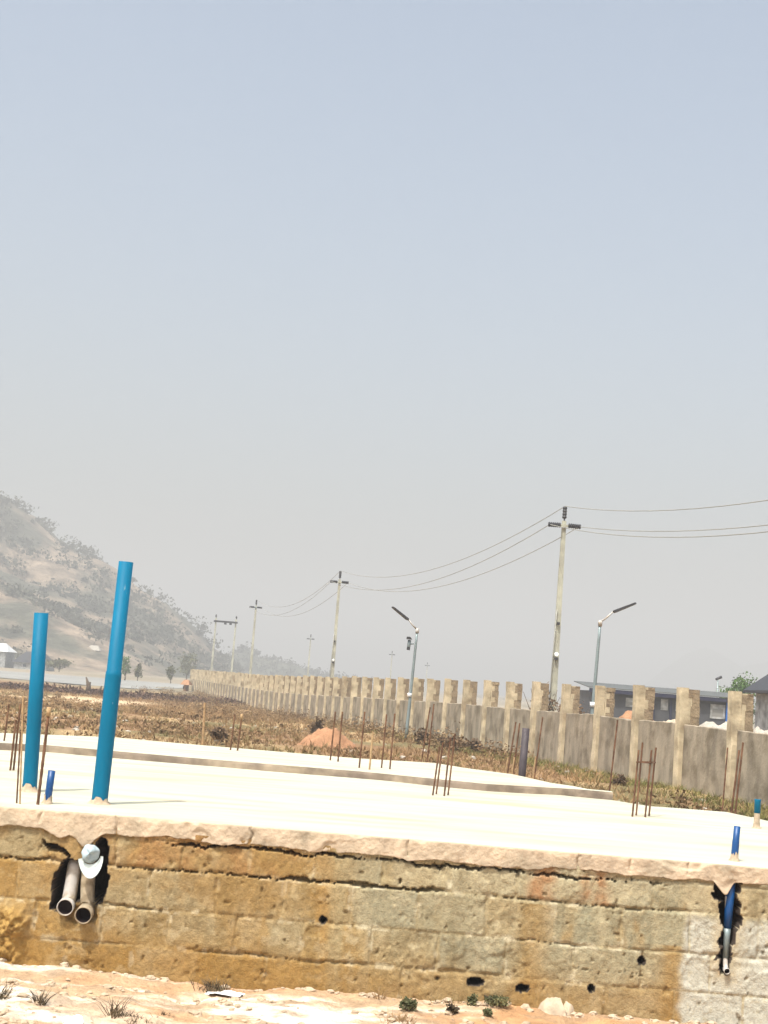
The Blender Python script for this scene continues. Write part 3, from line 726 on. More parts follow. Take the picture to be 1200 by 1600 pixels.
def cage(label, pts, stir=None, z=ZS):
    B0 = at_z(pts[0][0][0], pts[0][0][1], z); e = empty('rebar_cage', B0); tops = []
    for (b_, t_, dy) in pts:
        B = at_z(b_[0], b_[1], z); T = at_y(t_[0], t_[1], B.y); b = MB(); ribbed(b, B - (T - B).normalized() * .03 - B0, T - B0, .0085, 0); b.build('bar', M['rust'], e); tops.append((B, T))
    if stir:
        q = [tops[i] for i in (0, 1, 3, 2)]; loop = []
        for B, T in q:
            zz = stir; t = (zz - B.z) / (T.z - B.z); loop.append(B + (T - B) * t - B0)
        cc = sum(loop, Vector()) / 4; loop = [cc + (p - cc) * 1.12 for p in loop]
        b = MB()
        for i in range(4): b.sweep([loop[i], loop[(i + 1) % 4]], .006, 7)
        b.build('stirrup', M['rust'], e)
    tag(e, label, 'rebar cage', 'column starter cages on the slab')
cage('cluster of four short rusty starter bars, no visible tie, at mid slab', [((676, 1243), (687, 1166), 0), ((681.5, 1241), (692, 1160), 0), ((694, 1244), (704, 1152), 0), ((700, 1242.5), (711, 1146), 0)])
cage('four rusty starter bars tied by a square stirrup right of centre', [((988, 1276), (998, 1172), 0), ((994, 1274), (1004, 1160), 0), ((1008, 1277), (1018, 1172), 0), ((1014, 1275), (1025, 1168), 0)], stir=at_y(1005, 1191, at_z(1000, 1276, ZS).y).z)

# ------------------------------------------------------------------ drain pipes in the wall cavities, cap
def drain(label, top, bend, mouth, r, m, dark_r=.86, group='pipe outlets in the foundation wall', name='drain_pipe', depth=(.13, .10, -.035)):
    (tx, tz), (bx, bz), (mx, mz) = fx(*top), fx(*bend), fx(*mouth)
    Y0 = yf(mx); pts = []; mo = Vector((mx, Y0 + depth[2], mz))
    A = Vector((tx, Y0 + depth[0], tz)); Bp = Vector((bx, Y0 + depth[1], bz)); D = Vector((mx, Y0 + depth[1] * .35, mz + .012))
    for i in range(5): pts.append(A.lerp(Bp, i / 4))
    for i in range(1, 7):
        t = i / 6; pts.append(Bp * (1 - t) ** 2 + Vector((mx, Y0 + depth[1] * .9, mz + .02)) * 2 * t * (1 - t) + D * t * t)
    e = empty(name, mo); pts = [p - mo for p in pts]
    tn = [(pts[min(i + 1, len(pts) - 1)] - pts[max(0, i - 1)]) for i in range(len(pts))]
    ax = Vector((0, -1, -.12)).normalized()
    b = MB(); b.sweep(pts, r, 24, 0, cap0=True, cap1=False, tang=tn); b.build('barrel', m, e)
    c_ = MB(); q = -ax * (depth[1] * .35 - depth[2] + .02); z_ = Vector((0, 0, 0))
    c_.sweep([q, q, z_, z_, q * .8], [r * .98, r * 1.16, r * 1.20, r * 1.07, r * 1.0], 28, 0, cap0=False, cap1=False, tang=[ax] * 5)
    c_.build('socket', m, e)
    k = MB(); k.sweep([ax * -.012, q * .85], [r * 1.03, r * .97], 24, 0, cap0=False, cap1=True, tang=[ax] * 2); k.build('bore', M['pvc_in'], e)
    return tag(e, label, 'drain pipe', group)
drain('grey white drain outlet, left one of the pair in the large cavity', (112, 1348), (107, 1385), (103, 1417), .048, M['pvc'])
drain('dusty drain outlet right of the other, mouth jutting from the wall', (134, 1350), (133, 1388), (133, 1428), .049, M['pvc_dusty'], depth=(.12, .09, -.075))
# right outlet: blue pipe, reducer and white elbow
e = drain('slim blue pipe ending in a white elbow in the right wall slot', (1140, 1402), (1137, 1480), (1135, 1517), .017, M['pvc'], depth=(.06, .05, -.02), name='drain_pipe')
mx, mz = fx(1135, 1517); mo = Vector(e.location)
A = Vector((fx(1146, 1380)[0], yf(mx) + .065, fx(1146, 1380)[1])) - mo; Bq = Vector((fx(1139, 1452)[0], yf(mx) + .052, fx(1139, 1452)[1])) - mo; Cq = Vector((fx(1137.5, 1480)[0], yf(mx) + .05, fx(1137, 1480)[1])) - mo; Dq = Vector((fx(1136, 1503)[0], yf(mx) + .045, fx(1136, 1503)[1])) - mo
b = MB(); b.sweep([A, A.lerp(Bq, .5), Bq], [.030, .029, .027], 20); b.build('blue_section', M['bluepipe2'], e)
b = MB(); b.sweep([Bq, Bq.lerp(Cq, .5), Dq], [.0255, .022, .019], 20); b.build('grey_section', M['galv'], e)

# hanging cap
hx, hz = fx(143, 1335); hy = yf(hx) - .015
cp = empty('cap', (hx, hy, hz)); cp.rotation_euler = (0, R(-10), 0)
seg, rg = 28, 12; vs = []; fs = []
for i in range(rg + 1):
    ph = math.pi / 2 * i / rg
    for k in range(seg):
        a = 2 * math.pi * k / seg; x = math.cos(a) * math.cos(ph) * .062; u = math.sin(a) * math.cos(ph) * .07; h = math.sin(ph) * .058
        wr = 1 + .06 * math.sin(3 * a + i) + .04 * math.sin(7 * a)
        # crown bulges to the viewer, rim tilted: +u is up
        vs.append((x * wr, -h * .9 - .012 - .012 * math.sin(2 * a), .008 + u * .9 * wr + h * .15))
for i in range(rg):
    for k in range(seg):
        k2 = (k + 1) % seg; fs.append((i * seg + k, i * seg + k2, (i + 1) * seg + k2, (i + 1) * seg + k))
b = MB(); b.add(vs, fs, 0, True); b.build('crown', M['cap'], cp)
b = MB(); vs = []; fs = []; nu, nv = 18, 8      # band under the crown
for i in range(nu + 1):
    a = math.pi * (1.08 + .84 * i / nu)
    for j in range(2):
        vs.append((math.cos(a) * .066, -.03 - .012 * j + .03 * (abs(i / nu - .5) * 2) ** 2 , -.0 + math.sin(a) * (.062 + .022 * j)))
for i in range(nu): fs.append((i * 2, i * 2 + 1, i * 2 + 3, i * 2 + 2))
b.add(vs, fs, 0, True); b.build('sweatband', M['capbrim'], cp)
b = MB(); vs = []; fs = []
for sgn in (0, 1):
    for i in range(nu + 1):
        a = math.pi * (1.02 + .96 * i / nu)
        for j in range(nv + 1):
            t = j / nv; rr = .060 + .082 * t * (.55 + .45 * math.sin(a - math.pi) ** .7 if math.sin(a - math.pi) > 0 else .4)
            x = math.cos(a) * (.062 + .024 * t); z = -.012 + math.sin(a) * rr
            y = -.032 - .045 * t + .035 * (x / .07) ** 2 + .004 * sgn
            vs.append((x, y, z))
off = (nu + 1) * (nv + 1)
for i in range(nu):
    for j in range(nv):
        a = i * (nv + 1) + j; fs.append((a, a + nv + 1, a + nv + 2, a + 1)); a += off; fs.append((a, a + 1, a + nv + 2, a + nv + 1))
for i in range(nu): a = i * (nv + 1) + nv; fs.append((a, a + nv + 1, a + nv + 1 + off, a + off))
b.add(vs, fs, 0, True); b.build('brim', M['capbrim'], cp)
tag(cp, 'pale blue and white peaked cap hanging over the pipe cavity', 'cap')

# ------------------------------------------------------------------ power poles and cables
def power_pole(label, px, py_top, Y, htop=10.0, sc_=1.0, seed=0, simple=False, group='concrete power poles with crossarms', stay=False):
    T = at_y(px, py_top, Y); X = T.x; zb_ = float(base_z(X, Y)); H = T.z
    e = empty('power_pole', (X, Y, zb_)); h = H - zb_ - .62
    a = WDP
    b = MB(); t0 = .15; t1 = .085
    b.box(-t0, t0, -t0 * .8, t0 * .8, -.3, h, 0, top=(-t1, t1, -t1 * .8, t1 * .8)); b.build('shaft', M['conc_pole'], e)
    # crossarm
    zc = h - .22
    b = MB(); b.box(-.62, .62, -.17, -.10, zc - .05, zc + .05); b.build('crossarm', M['conc_pole'] if not simple else M['galv'], e)
    for s in (-1, 1):
        b = MB(); pts = []; rr = []
        for i in range(13): pts.append((s * (.16 + .52 * i / 12), -.21, zc + .01 - .01 * i / 12)); rr.append(.115 if i % 2 else .075)
        b.sweep(pts, rr, 12, smooth=False); b.build('insulator', M['dark'], e)
    b = MB(); pts = [(0, 0, h - .05), (0, 0, h + .1)]; rr = [.03, .03]
    for i in range(9): pts.append((0, 0, h + .1 + .5 * i / 8)); rr.append(.10 if i % 2 else .075)
    b.sweep(pts, rr, 12, smooth=False); b.build('insulator', M['dark'], e)
    if not simple:
        for zz, w_ in ((h * .54, .06), (h * .385, .08)):
            b = MB(); b.box(-.03 - w_ / 2, .03 + w_ / 2, -.24, -.15, zz - .06, zz + .06); b.build('bracket', M['dark'], e)
        b = MB(); b.sweep([(-.09, -.16, h * .6), (-.15, -.19, h * .4), (-.17, -.2, 1.0)], .018, 8); b.build('down_cable', M['cable'], e)
        b = MB(); b.sweep([(.0, -.19, h * .405), (.0, -.26, h * .405)], .09, 16); b.build('white_disc', M['white'], e)
    tag(e, label, 'power pole', group)
    return Vector((X, Y, H)), Vector((X, Y, zb_ + zc)), e
WDP = None
p1 = power_pole('nearest tall concrete power pole, right of the leaning lamps', 883, 791, 61)
p2_ = power_pole('second power pole, thinner, left of the near lamp', 532, 892, 108, seed=2)
p3 = power_pole('faint third power pole rising beyond the far wall', 401, 937, 159, seed=3, simple=True)
p5 = power_pole('very faint far pole between the second and third poles', 486, 991, 262, seed=4, simple=True)
p6 = power_pole('tiny hazy pole top just left of the near lamp', 613, 1017, 330, seed=5, simple=True)
p7 = power_pole('tiny hazy pole top just right of the near lamp', 668, 1035, 400, seed=6, simple=True)
# twin-leg structure
hp = at_y(353, 971, 210); hz_ = float(base_z(hp.x, 210)); e = empty('twin_pole_frame', (hp.x, 210, hz_)); H = hp.z - hz_
for s in (-1, 1):
    b = MB(); b.box(s * 1.42 - .15, s * 1.42 + .15, -.12, .12, -.3, H + .4, 0, top=(s * 1.42 - .10, s * 1.42 + .10, -.09, .09)); b.build('leg', M['conc_pole'], e)
    b = MB(); b.sweep([(s * 1.45, 0, H + .40), (s * 1.45, 0, H + .55), (s * 1.45, 0, H + .6), (s * 1.45, 0, H + .9)], [.06, .06, .14, .06], 10); b.build('insulator', M['dark'], e)
b = MB(); b.box(-1.7, 1.7, -.28, -.13, H - .20, H + .06); b.build('crossarm', M['dark'], e)
for k in (-.2, .55):
    b = MB(); b.box(k, k + .35, -.42, -.13, H - .45, H - .17); b.build('switch', M['dark'], e)
tag(e, 'two legged pole frame with dark crossarm before the hill foot', 'power pole')
# cables: sagging between pole tops
def catenary(P, Q, sag, n=26):
    return [P.lerp(Q, i / n) + Vector((0, 0, -4 * sag * (i / n) * (1 - i / n))) for i in range(n + 1)]
def cable(label, pts, sags, r=.016):
    path = []
    for i in range(len(pts) - 1):
        c_ = catenary(Vector(pts[i]), Vector(pts[i + 1]), sags[i]); path += c_ if i == 0 else c_[1:]
    b = MB(); b.sweep(path, r, 5, cap0=False, cap1=False); o = b.build('power_cable', M['cable'], origin=path[0]); tag(o, label, 'cable', 'overhead power cables')
T1, A1, _ = p1; T2, A2, _ = p2_; T3, A3, _ = p3
P0c = T1 + (T1 - T2) * 1.0; P0c.z = T1.z + .3
ar = Vector((.62, -.2, 0))
dv = Vector((0, 0, 0))
cable('topmost overhead cable, fixed to the pole tip insulators', [P0c + Vector((0, 0, .0)), T1, T2, T3], [1.86, 1.45, 1.6])
cable('overhead cable on the right crossarm ends', [P0c + ar + Vector((.4, 0, -.75)), A1 + ar, A2 + ar, A3 + ar], [1.66, 1.5, 1.6])
cable('overhead cable on the left crossarm ends', [P0c - Vector((.9, .2, 1.3)), A1 + Vector((-.62, -.2, 0)), A2 + Vector((-.62, -.2, 0)), A3 + Vector((-.62, -.2, 0))], [1.95, 1.5, 1.6])

# ------------------------------------------------------------------ street lamps
def lamp(label, base, kneepx, tippx, armpx, box=False, jointpx=None, r=.055):
    base = Vector(base); Y = base.y; e = empty('street_lamp', base)
    K = at_y(kneepx[0], kneepx[1], Y) - base; A = at_y(armpx[0], armpx[1], Y - .1) - base; Tp = at_y(tippx[0], tippx[1], Y - .25) - base
    b = MB(); n = 8; b.sweep([K * (i / n) for i in range(n + 1)], [r * 1.15 - r * .4 * i / n for i in range(n + 1)], 14); b.build('pole', M['galv'], e)
    b = MB(); b.sweep([K + Vector((0, 0, -.12)), K + Vector((0, 0, .05))], [r * 1.1] * 2, 14); b.sweep([K, K.lerp(A, .45) + Vector((0, 0, -.02)), A], [.03, .027, .024], 10); b.build('arm', M['pvc'], e)
    d = (Tp - A).normalized(); side = d.cross(Vector((0, 0, 1))).normalized(); nrm = side.cross(d); b = MB(); w_ = .11
    st = [(0, .5, .035), (.06, 1, .045), (.5, 1, .04), (.94, 1, .03), (1, .8, .02)]; L = (Tp - A).length; vs = []
    for t, ww, th in st:
        c_ = A + d * L * t
        vs += [c_ - side * w_ * ww - nrm * th, c_ + side * w_ * ww - nrm * th, c_ + side * w_ * ww + nrm * th * .6, c_ - side * w_ * ww + nrm * th * .6]
    fs = [(3, 2, 1, 0), tuple(16 + q for q in range(4))]
    for i in range(4):
        for q in range(4): fs.append((i * 4 + q, i * 4 + (q + 1) % 4, (i + 1) * 4 + (q + 1) % 4, (i + 1) * 4 + q))
    b.add(vs, fs); b.build('lamp_head', M['dark'], e)
    if jointpx:
        J_ = at_y(jointpx[0], jointpx[1], Y) - base; b = MB(); b.sweep([J_ - Vector((0, 0, .07)), J_ + Vector((0, 0, .07))], r * 1.45, 14); b.build('joint_band', M['white'], e)
    tag(e, label, 'street lamp', 'solar street lamps'); return e, K
B = at_z(634, 1157, .24)
for _ in range(5): B = at_z(634, 1157, float(base_z(B.x, B.y)))
e, K = lamp('leaning street lamp in the field before the wall, head pointing left', B, (652, 984), (613, 948), (638, 968), jointpx=(640, 1086))
# its small bracketed spotlight
Kb = at_y(647, 1006, B.y - .08) - B; Kl = at_y(639, 1000, B.y - .1) - B; Kd = at_y(638, 1013, B.y - .1) - B; Ku = at_y(640, 1000, B.y - .1) - B
b = MB(); b.sweep([Kb, Kl.lerp(Kd, .5)], .022, 8); b.sweep([Kd + Vector((0, 0, -.06)), Ku], .06, 8); b.build('bracket', M['galv'], e)
b = MB(); c_ = Ku + Vector((0, -.03, .06)); b.box(c_.x - .11, c_.x + .09, c_.y - .1, c_.y + .1, c_.z - .04, c_.z + .05, 0, top=(c_.x - .11, c_.x + .02, c_.y - .1, c_.y + .1)); b.build('sensor', M['dark'], e); b = MB(); b.box(Kd.x - .05, Kd.x + .05, Kd.y - .12, Kd.y - .02, Kd.z - .06, Kd.z + .05); b.build('control_box', M['dark'], e)
B2 = at_y(923, 1120, 42.5); B2.z = float(base_z(B2.x, B2.y)); 
lamp('street lamp behind the wall, head pointing up to the right', B2, (938, 972), (994, 942), (958, 956), jointpx=(926, 1101))
# far lamp above the workshop
Bp = at_y(1121, 1085, 125); z_ = float(base_z(Bp.x, 125)); Bf = Vector((Bp.x, 125, z_)); e = empty('street_lamp', Bf)
Tt = at_y(1122, 1060, 125) - Bf
b = MB(); b.sweep([(0, 0, 0), Tt], [.08, .06], 10); b.build('pole', M['galv'], e)
b = MB(); b.sweep([Tt + Vector((-.2, 0, -.1)), Tt + Vector((.3, 0, .15))], [.10, .12], 8); b.build('lamp_head', M['dark'], e)
tag(e, 'tiny distant lamp showing over the grey workshop roof', 'street lamp', 'solar street lamps')

# ------------------------------------------------------------------ buildings
def local_box(b, x0, x1, y0, y1, z0, z1, mi=0): b.box(x0, x1, y0, y1, z0, z1, mi)
# grey workshop behind the wall: built along X at Y ~ 88
Yb = 88
L_ = at_y(924, 1074, Yb); R_ = at_y(1172, 1094, Yb); zt = (L_.z + R_.z) / 2; zg = float(base_z(0, Yb)); Wd = R_.x - L_.x
e = empty('workshop', (L_.x, Yb, zg)); tag(e, 'long low grey workshop with navy fascia behind the boundary wall', 'building')
H = zt - zg
b = MB(); b.box(0, Wd, 0, 6, -.2, H - .16); b.build('wall', M['siding'], e)
b = MB(); b.box(-.15, Wd + .15, -.35, -.20, H - .25, H - .02); b.build('fascia', M['fascia'], e)
b = MB(); vs = [(-.2, -.38, H), (Wd + .2, -.38, H), (Wd + .2, 6.3, H + .35), (-.2, 6.3, H + .35), (-.2, -.38, H + .05), (Wd + .2, -.38, H + .05), (Wd + .2, 6.3, H + .4), (-.2, 6.3, H + .4)]
b.add(vs, [(3, 2, 1, 0), (4, 5, 6, 7), (0, 1, 5, 4), (1, 2, 6, 5), (2, 3, 7, 6), (3, 0, 4, 7)]); b.build('roof', M['greyroof'], e)
def on_b(px, py, ori, Yp): p = at_y(px, py, Yp); return p.x - ori[0], p.z - ori[2]
for x0, x1, y0, y1, mm in [(978, 1002, 1090, 1106, 'whitewall'), (1033, 1043, 1092, 1110, 'whitewall'), (1056, 1070, 1096, 1112, 'whitewall'), (1110, 1132, 1100, 1124, 'whitewall'), (1138, 1152, 1098, 1124, 'whitewall')]:
    a0, c1 = on_b(x0, y0, (L_.x, Yb, zg), Yb); a1, c0 = on_b(x1, y1, (L_.x, Yb, zg), Yb)
    b = MB(); b.box(a0, a1, -.05, .02, min(c0, c1), max(c0, c1)); fr_ = b.build('window', M[mm], e)
    if x1 - x0 > 12:
        b = MB(); b.box(a0 + .12, a1 - .12, -.058, -.05, min(c0, c1) + .12, max(c0, c1) - .25); b.build('pane', M['litter'], fr_)
for px in (932, 1020, 1047):
    a0, _ = on_b(px, 1090, (L_.x, Yb, zg), Yb); b = MB(); b.box(a0, a0 + .14, -.12, -.003, 0, H - .27); b.build('post', M['fascia'], e)
a0, _ = on_b(1135, 1090, (L_.x, Yb, zg), Yb); b = MB(); b.box(a0, a0 + .2, -.19, -.01, 0, H - .27); b.build('post', M['bluepaint'], e)
# dark hipped roof house at the right
Yh = 66; E0 = at_y(1161, 1082, 71.5); E0.y = Yh; e = empty('house', (E0.x, Yh, float(base_z(0, Yh)))); tag(e, 'house with steep dark hipped roof at the right edge', 'house')
z0 = float(base_z(0, Yh)); ez = E0.z - z0; Wh = 9.0; ap = 2.6
b = MB(); b.box(.5, Wh - .5, .5, 5.0, -.2, ez - .003); b.build('wall', M['whitewall'], e)
b = MB(); vs = [(0, 0, ez), (Wh, 0, ez), (Wh, 5.5, ez), (0, 5.5, ez), (2.75, 2.75, ez + ap), (Wh - 2.75, 2.75, ez + ap), (0, 0, ez + .12), (Wh, 0, ez + .12), (Wh, 5.5, ez + .12), (0, 5.5, ez + .12)]
b.add(vs, [(3, 2, 1, 0), (0, 1, 7, 6), (1, 2, 8, 7), (2, 3, 9, 8), (3, 0, 6, 9), (6, 7, 5, 4), (7, 8, 5), (8, 9, 4, 5), (9, 6, 4)]); b.build('roof', M['darkroof'], e)
for k in range(3):
    b = MB(); b.box(1.2 + k * 2.6, 2.3 + k * 2.6, .44, .52, .9, 2.0); f_ = b.build('window', M['bluepaint'], e)
    b = MB(); b.box(1.3 + k * 2.6, 2.2 + k * 2.6, .43, .437, 1.0, 1.9); b.build('pane', M['glass'], f_)
# distant village houses at the hill foot, left
def cottage(label, px0, px1, pye, pyr, pyb, Y, roofm, wallm='whitewall', dpt=8, zb=None):
    A = at_y(px0, pye, Y); Bb = at_y(px1, pye, Y); zr = at_y((px0 + px1) / 2, pyr, Y).z; zb_ = min(at_y(px0, pyb, Y).z, float(base_z(0, Y))) ; Wc = Bb.x - A.x
    if zb is not None: zb_ = zb
    e = empty('cottage', (A.x, Y, zb_)); hz2 = (A.z + Bb.z) / 2 - zb_; hr = zr - zb_
    b = MB(); b.box(.4, Wc - .4, .4, dpt, -.5, hz2 - .003); b.build('wall', M[wallm], e)
    b = MB(); vs = [(0, 0, hz2), (Wc, 0, hz2), (Wc, dpt + .4, hz2), (0, dpt + .4, hz2), (Wc * .25, dpt / 2, hr), (Wc * .75, dpt / 2, hr)]
    b.add(vs, [(3, 2, 1, 0), (0, 1, 5, 4), (1, 2, 5), (2, 3, 4, 5), (3, 0, 4)]); b.build('roof', M[roofm], e)
    for k in range(2):
        q = Wc * (.3 + .3 * k); b = MB(); b.box(q, q + Wc * .09, .36, .42, hz2 * .35, hz2 * .75); b.build('window', M['glass'], e)
    tag(e, label, 'cottage', 'village houses at the hill foot')
cottage('distant house with white roof at the left edge', -30, 12, 1017, 1004, 1030, 300, 'white')
cottage('distant house with dark grey roof left of the blue pipes', 18, 76, 1036, 1018, 1042, 300, 'darkroof')
def hill_hit(px, py):
    for Yq in np.arange(335, 600, 2.0):
        p = at_y(px, py, Yq); i = int(np.clip(np.searchsorted(HX, p.x), 0, len(HX) - 1)); j = int(np.clip(np.searchsorted(HY, Yq), 0, len(HY) - 1))
        if HZ[i, j] >= p.z: return Vector((p.x, Yq, HZ[i, j]))
    return Vector((at_y(px, py, 345).x, 345, 0))
q_ = hill_hit(144, 1020)
cottage('small pale hut on the hillside between the blue pipes', 133, 156, 1016, 1008, 1022, q_.y, 'palesand', dpt=5, zb=q_.z - 1)
cottage('small reddish hut beside the far end of the wall', 281, 296, 1070, 1062, 1076, 170, 'redsoil', 'redsoil', 3)

# ------------------------------------------------------------------ soil heaps
def heap(name, label, base, rx, ry, h, m, seed, cat='heap', group=None, n=46):
    a = np.linspace(-1.15, 1.15, n); X, Y = np.meshgrid(a, a, indexing='ij'); r = np.hypot(X, Y)
    Z = np.clip(1 - r ** 1.15, -.25, 1)
    Z = Z - .10 * np.exp(-(r / .16) ** 2) + (vn(X, Y, seed + 3, 5, 5, .6) - .5) * .22 * (r < 1.3)
    Z = Z * (1 + .35 * (vn(X, Y, seed, 2.5, 4) - .5) * 2) * h + (vn(X, Y, seed + 1, 9, 3) - .5) * h * .16
    V = np.stack([X * rx, Y * ry, Z], -1).reshape(-1, 3) + np.array(base)
    o = np_mesh(name, V, grid_faces(n, n), m, smooth=True, origin=base); return tag(o, label, cat, group)
B = at_z(512, 1166, .27); heap('soil_heap', 'mound of red soil in the weeds behind the rear slab', (B.x, B.y, .25), .85, .8, .62, M['redsoil'], 200)
def hh(px, py, Y): return at_y(px, py, Y).z - float(base_z(0, Y))
def behind(px, py, Y): p = at_y(px, py, Y); return (p.x, Y, float(base_z(p.x, Y)))
heap('soil_heap', 'orange soil heap behind the wall, left of the sand heaps', behind(988, 1110, 55), 1.9, 1.5, hh(985, 1103, 55) * .92, M['redsoil'], 203, group='heaps behind the wall')
heap('sand_heap', 'small pale heap behind the wall before the grey workshop', behind(1055, 1120, 50), 1.7, 1.3, hh(1055, 1117, 50) * .97, M['sack'], 205, group='heaps behind the wall')
heap('sand_heap', 'white sand heap behind the wall near the blue post', behind(1127, 1127, 45), 1.9, 1.3, hh(1127, 1122, 45) * .97, M['palesand'], 207, group='heaps behind the wall')
heap('sand_heap', 'white sand heap right of the nearest pier', behind(1196, 1133, 42), 1.4, 1.2, hh(1196, 1131, 42) * .97, M['palesand'], 209, group='heaps behind the wall')

# ------------------------------------------------------------------ trees and bushes
b_ = behind(1152, 1085, 105)
tree('tree', 'green leafy tree top between workshop and dark roofed house', b_, at_y(1152, 1058, 105).z - b_[2], 1.45, M['treeleaf'], n=2200, seed=3, leaf=.10)
def bush(name, label, base, rad, h, m, n, seed, leaf, group=None, cat='bush'):
    e = empty(name, base); b = MB(); r = random.Random(seed)
    for k in range(7):
        a = r.random() * 6.28; b.sweep([(0, 0, -.03), (math.cos(a) * rad * .3, math.sin(a) * rad * .3, h * .45), (math.cos(a) * rad * .75, math.sin(a) * rad * .75, h * (.7 + .3 * r.random()))], [rad * .03, rad * .02, rad * .008], 5)
    b.build('stems', M['bark'], e); parts = []
    for k in range(6):
        a = r.random() * 6.28; q = r.random() * rad * .55; parts.append(leaf_cloud(n // 6, (math.cos(a) * q, math.sin(a) * q, h * (.3 + .45 * r.random())), (rad * .5, rad * .5, h * .33), leaf, seed * 17 + k))
    V, F = merge(parts); V[:, 2] = np.maximum(V[:, 2], -.02); np_mesh('foliage', V, F, m, e); return tag(e, label, cat, group)
bush('bush', 'leafless brown bush behind the wall near the tall power pole', behind(846, 1105, 58), 1.0, 2.4, M['brownbush'], 700, 11, .07, 'bushes behind the wall')
bush('bush', 'reddish brown bush behind the wall just right of the tall power pole', behind(893, 1112, 56), .9, 2.0, M['brownbush'], 600, 12, .07, 'bushes behind the wall')
def field(px, py, guess=.27):
    p = at_z(px, py, guess)
    for _ in range(6): p = at_z(px, py, float(base_z(p.x, p.y)))
    return (p.x, p.y, float(base_z(p.x, p.y)))
bush('bush', 'dark low bush in the weeds beside the pale tipped bar', field(341, 1160), .42, .38, M['brownbush'], 500, 13, .05, 'dark bushes in the field')
bush('bush', 'dark green bush left of the red soil mound', field(496, 1150), .36, .6, M['brownbush'], 500, 14, .05, 'dark bushes in the field')
bush('bush', 'dark brown weed clump right of the leaning street lamp foot', field(660, 1164), .45, .5, M['brownbush'], 500, 15, .05, 'dark bushes in the field')
bush('bush', 'wide brown weed clump behind the four loose starter bars', field(702, 1172), .75, .42, M['brownbush'], 700, 16, .05, 'dark bushes in the field')
bush('bush', 'purple brown round clump in grass left of the tied cage', field(969, 1232), .19, .28, M['brownbush'], 400, 17, .03, 'dark bushes in the field')
bush('bush', 'small dark clump in grass right of the tied cage', field(1027, 1231), .12, .12, M['brownbush'], 250, 18, .025, 'dark bushes in the field')
bush('bush', 'brown weed clump against the wall at the second pole foot', field(745, 1178), .4, .4, M['brownbush'], 400, 19, .05, 'dark bushes in the field')
# lone trees on the plain before the hill
def plain(px, py, Y): p = at_y(px, py, Y); return (p.x, Y, float(base_z(p.x, Y)))
for k, (px, pt, Y, cr, lb) in enumerate([(196, 1023, 230, 1.3, 'rounded green tree just right of the taller blue pipe'), (216, 1038, 240, .8, 'small dark tree on the plain right of the rounded one'),
        (268, 1042, 240, .9, 'small dark tree on the plain near the wall end'), (92, 1028, 300, 3.5, 'wide dark tree beside the dark roofed distant house'), (292, 1022, 320, 2.6, 'hazy tree at the right hill foot')]):
    b_ = plain(px, 1050, Y); hh = at_y(px, pt, Y).z - b_[2]
    tree('tree', lb, b_, hh, cr, M['treeleaf'] if k == 0 else M['greenbush'], 'trees on the plain', 500, 20 + k, .16 if k < 3 else .3, trunk=.2)
# dead stump
b_ = plain(138, 1074, 118); e = MB()
e.sweep([(0, 0, -.1), (.02, 0, .6), (-.25, 0, 1.3)], [.28, .18, .05], 9); e.sweep([(.03, 0, .5), (.12, 0, .95)], [.12, .05], 8); e.sweep([(1.0, .1, -.1), (.92, 0, .35), (1.05, 0, .7)], [.16, .12, .04], 8)
o = e.build('dead_tree', M['bark'], origin=(0, 0, 0)); o.location = b_; tag(o, 'broken dead tree stump at the far field edge between the blue pipes', 'dead tree')

# ------------------------------------------------------------------ weeds and grass (uncountable)
def in_field(x, y):
    # on the field side of the wall
    rel = (x - P0.x) * WN.x + (y - P0.y) * WN.y
    return rel < -.15
def scatter(n, y0, y1, seed, pred=None, pw=1.0):
    r = np.random.RandomState(seed); out = []
    while sum(len(a) for a in out) < n:
        y = y0 + (y1 - y0) * r.rand(n * 2) ** pw; x = (r.rand(n * 2) - .5) * 2 * (y * .33 + 2) ; k = in_field(x, y)
        if pred is not None: k &= pred(x, y)
        out.append(np.stack([x[k], y[k]], 1))
    return np.concatenate(out)[:n]
r = np.random.RandomState(77)
S = scatter(15000, 17.5, 112, 301, lambda x, y: (vn(x, y, 23, .35, 5) > .40) & ~((np.abs(x + 17.5) < 4) & (np.abs(y - 92) < 11)), 1.3)
hgt = .07 + .20 * r.rand(len(S)) ** 3 + .12 * ss(45, 80, S[:, 1])
V, F = blades(S[:, 0], S[:, 1], base_z(S[:, 0], S[:, 1]), 9, hgt, .009, .9, r)
tag(np_mesh('dry_grass', V, F, M['drygrass']), 'dry brown grass and weeds covering the field', 'dry grass', kind='stuff')
S = scatter(4300, 17.5, 100, 302, lambda x, y: vn(x, y, 33, .3, 4) > .46, 1.5)
hgt = .06 + .16 * r.rand(len(S)) ** 2; V, F = blades(S[:, 0], S[:, 1], base_z(S[:, 0], S[:, 1]), 10, hgt, .012, 1.1, r)
tag(np_mesh('olive_weeds', V, F, M['olive']), 'olive green weeds growing among the dry grass', 'weeds', kind='stuff')
# weedy clumps, brown dead shrubs in the middle distance
parts = []; S = scatter(330, 20, 105, 303, lambda x, y: vn(x, y, 34, .2, 4) > .47, 1.1)
for k, (x, y) in enumerate(S):
    s = .14 + .28 * r.rand(); parts.append(leaf_cloud(60, (x, y, float(base_z(x, y)) + s * .25), (s * 1.3, s * 1.3, s * .42), .028 + .0005 * y, 900 + k))
tag(np_mesh('dead_scrub', *merge(parts), M['deadweed']), 'brown dead scrub scattered through the field', 'scrub', kind='stuff')
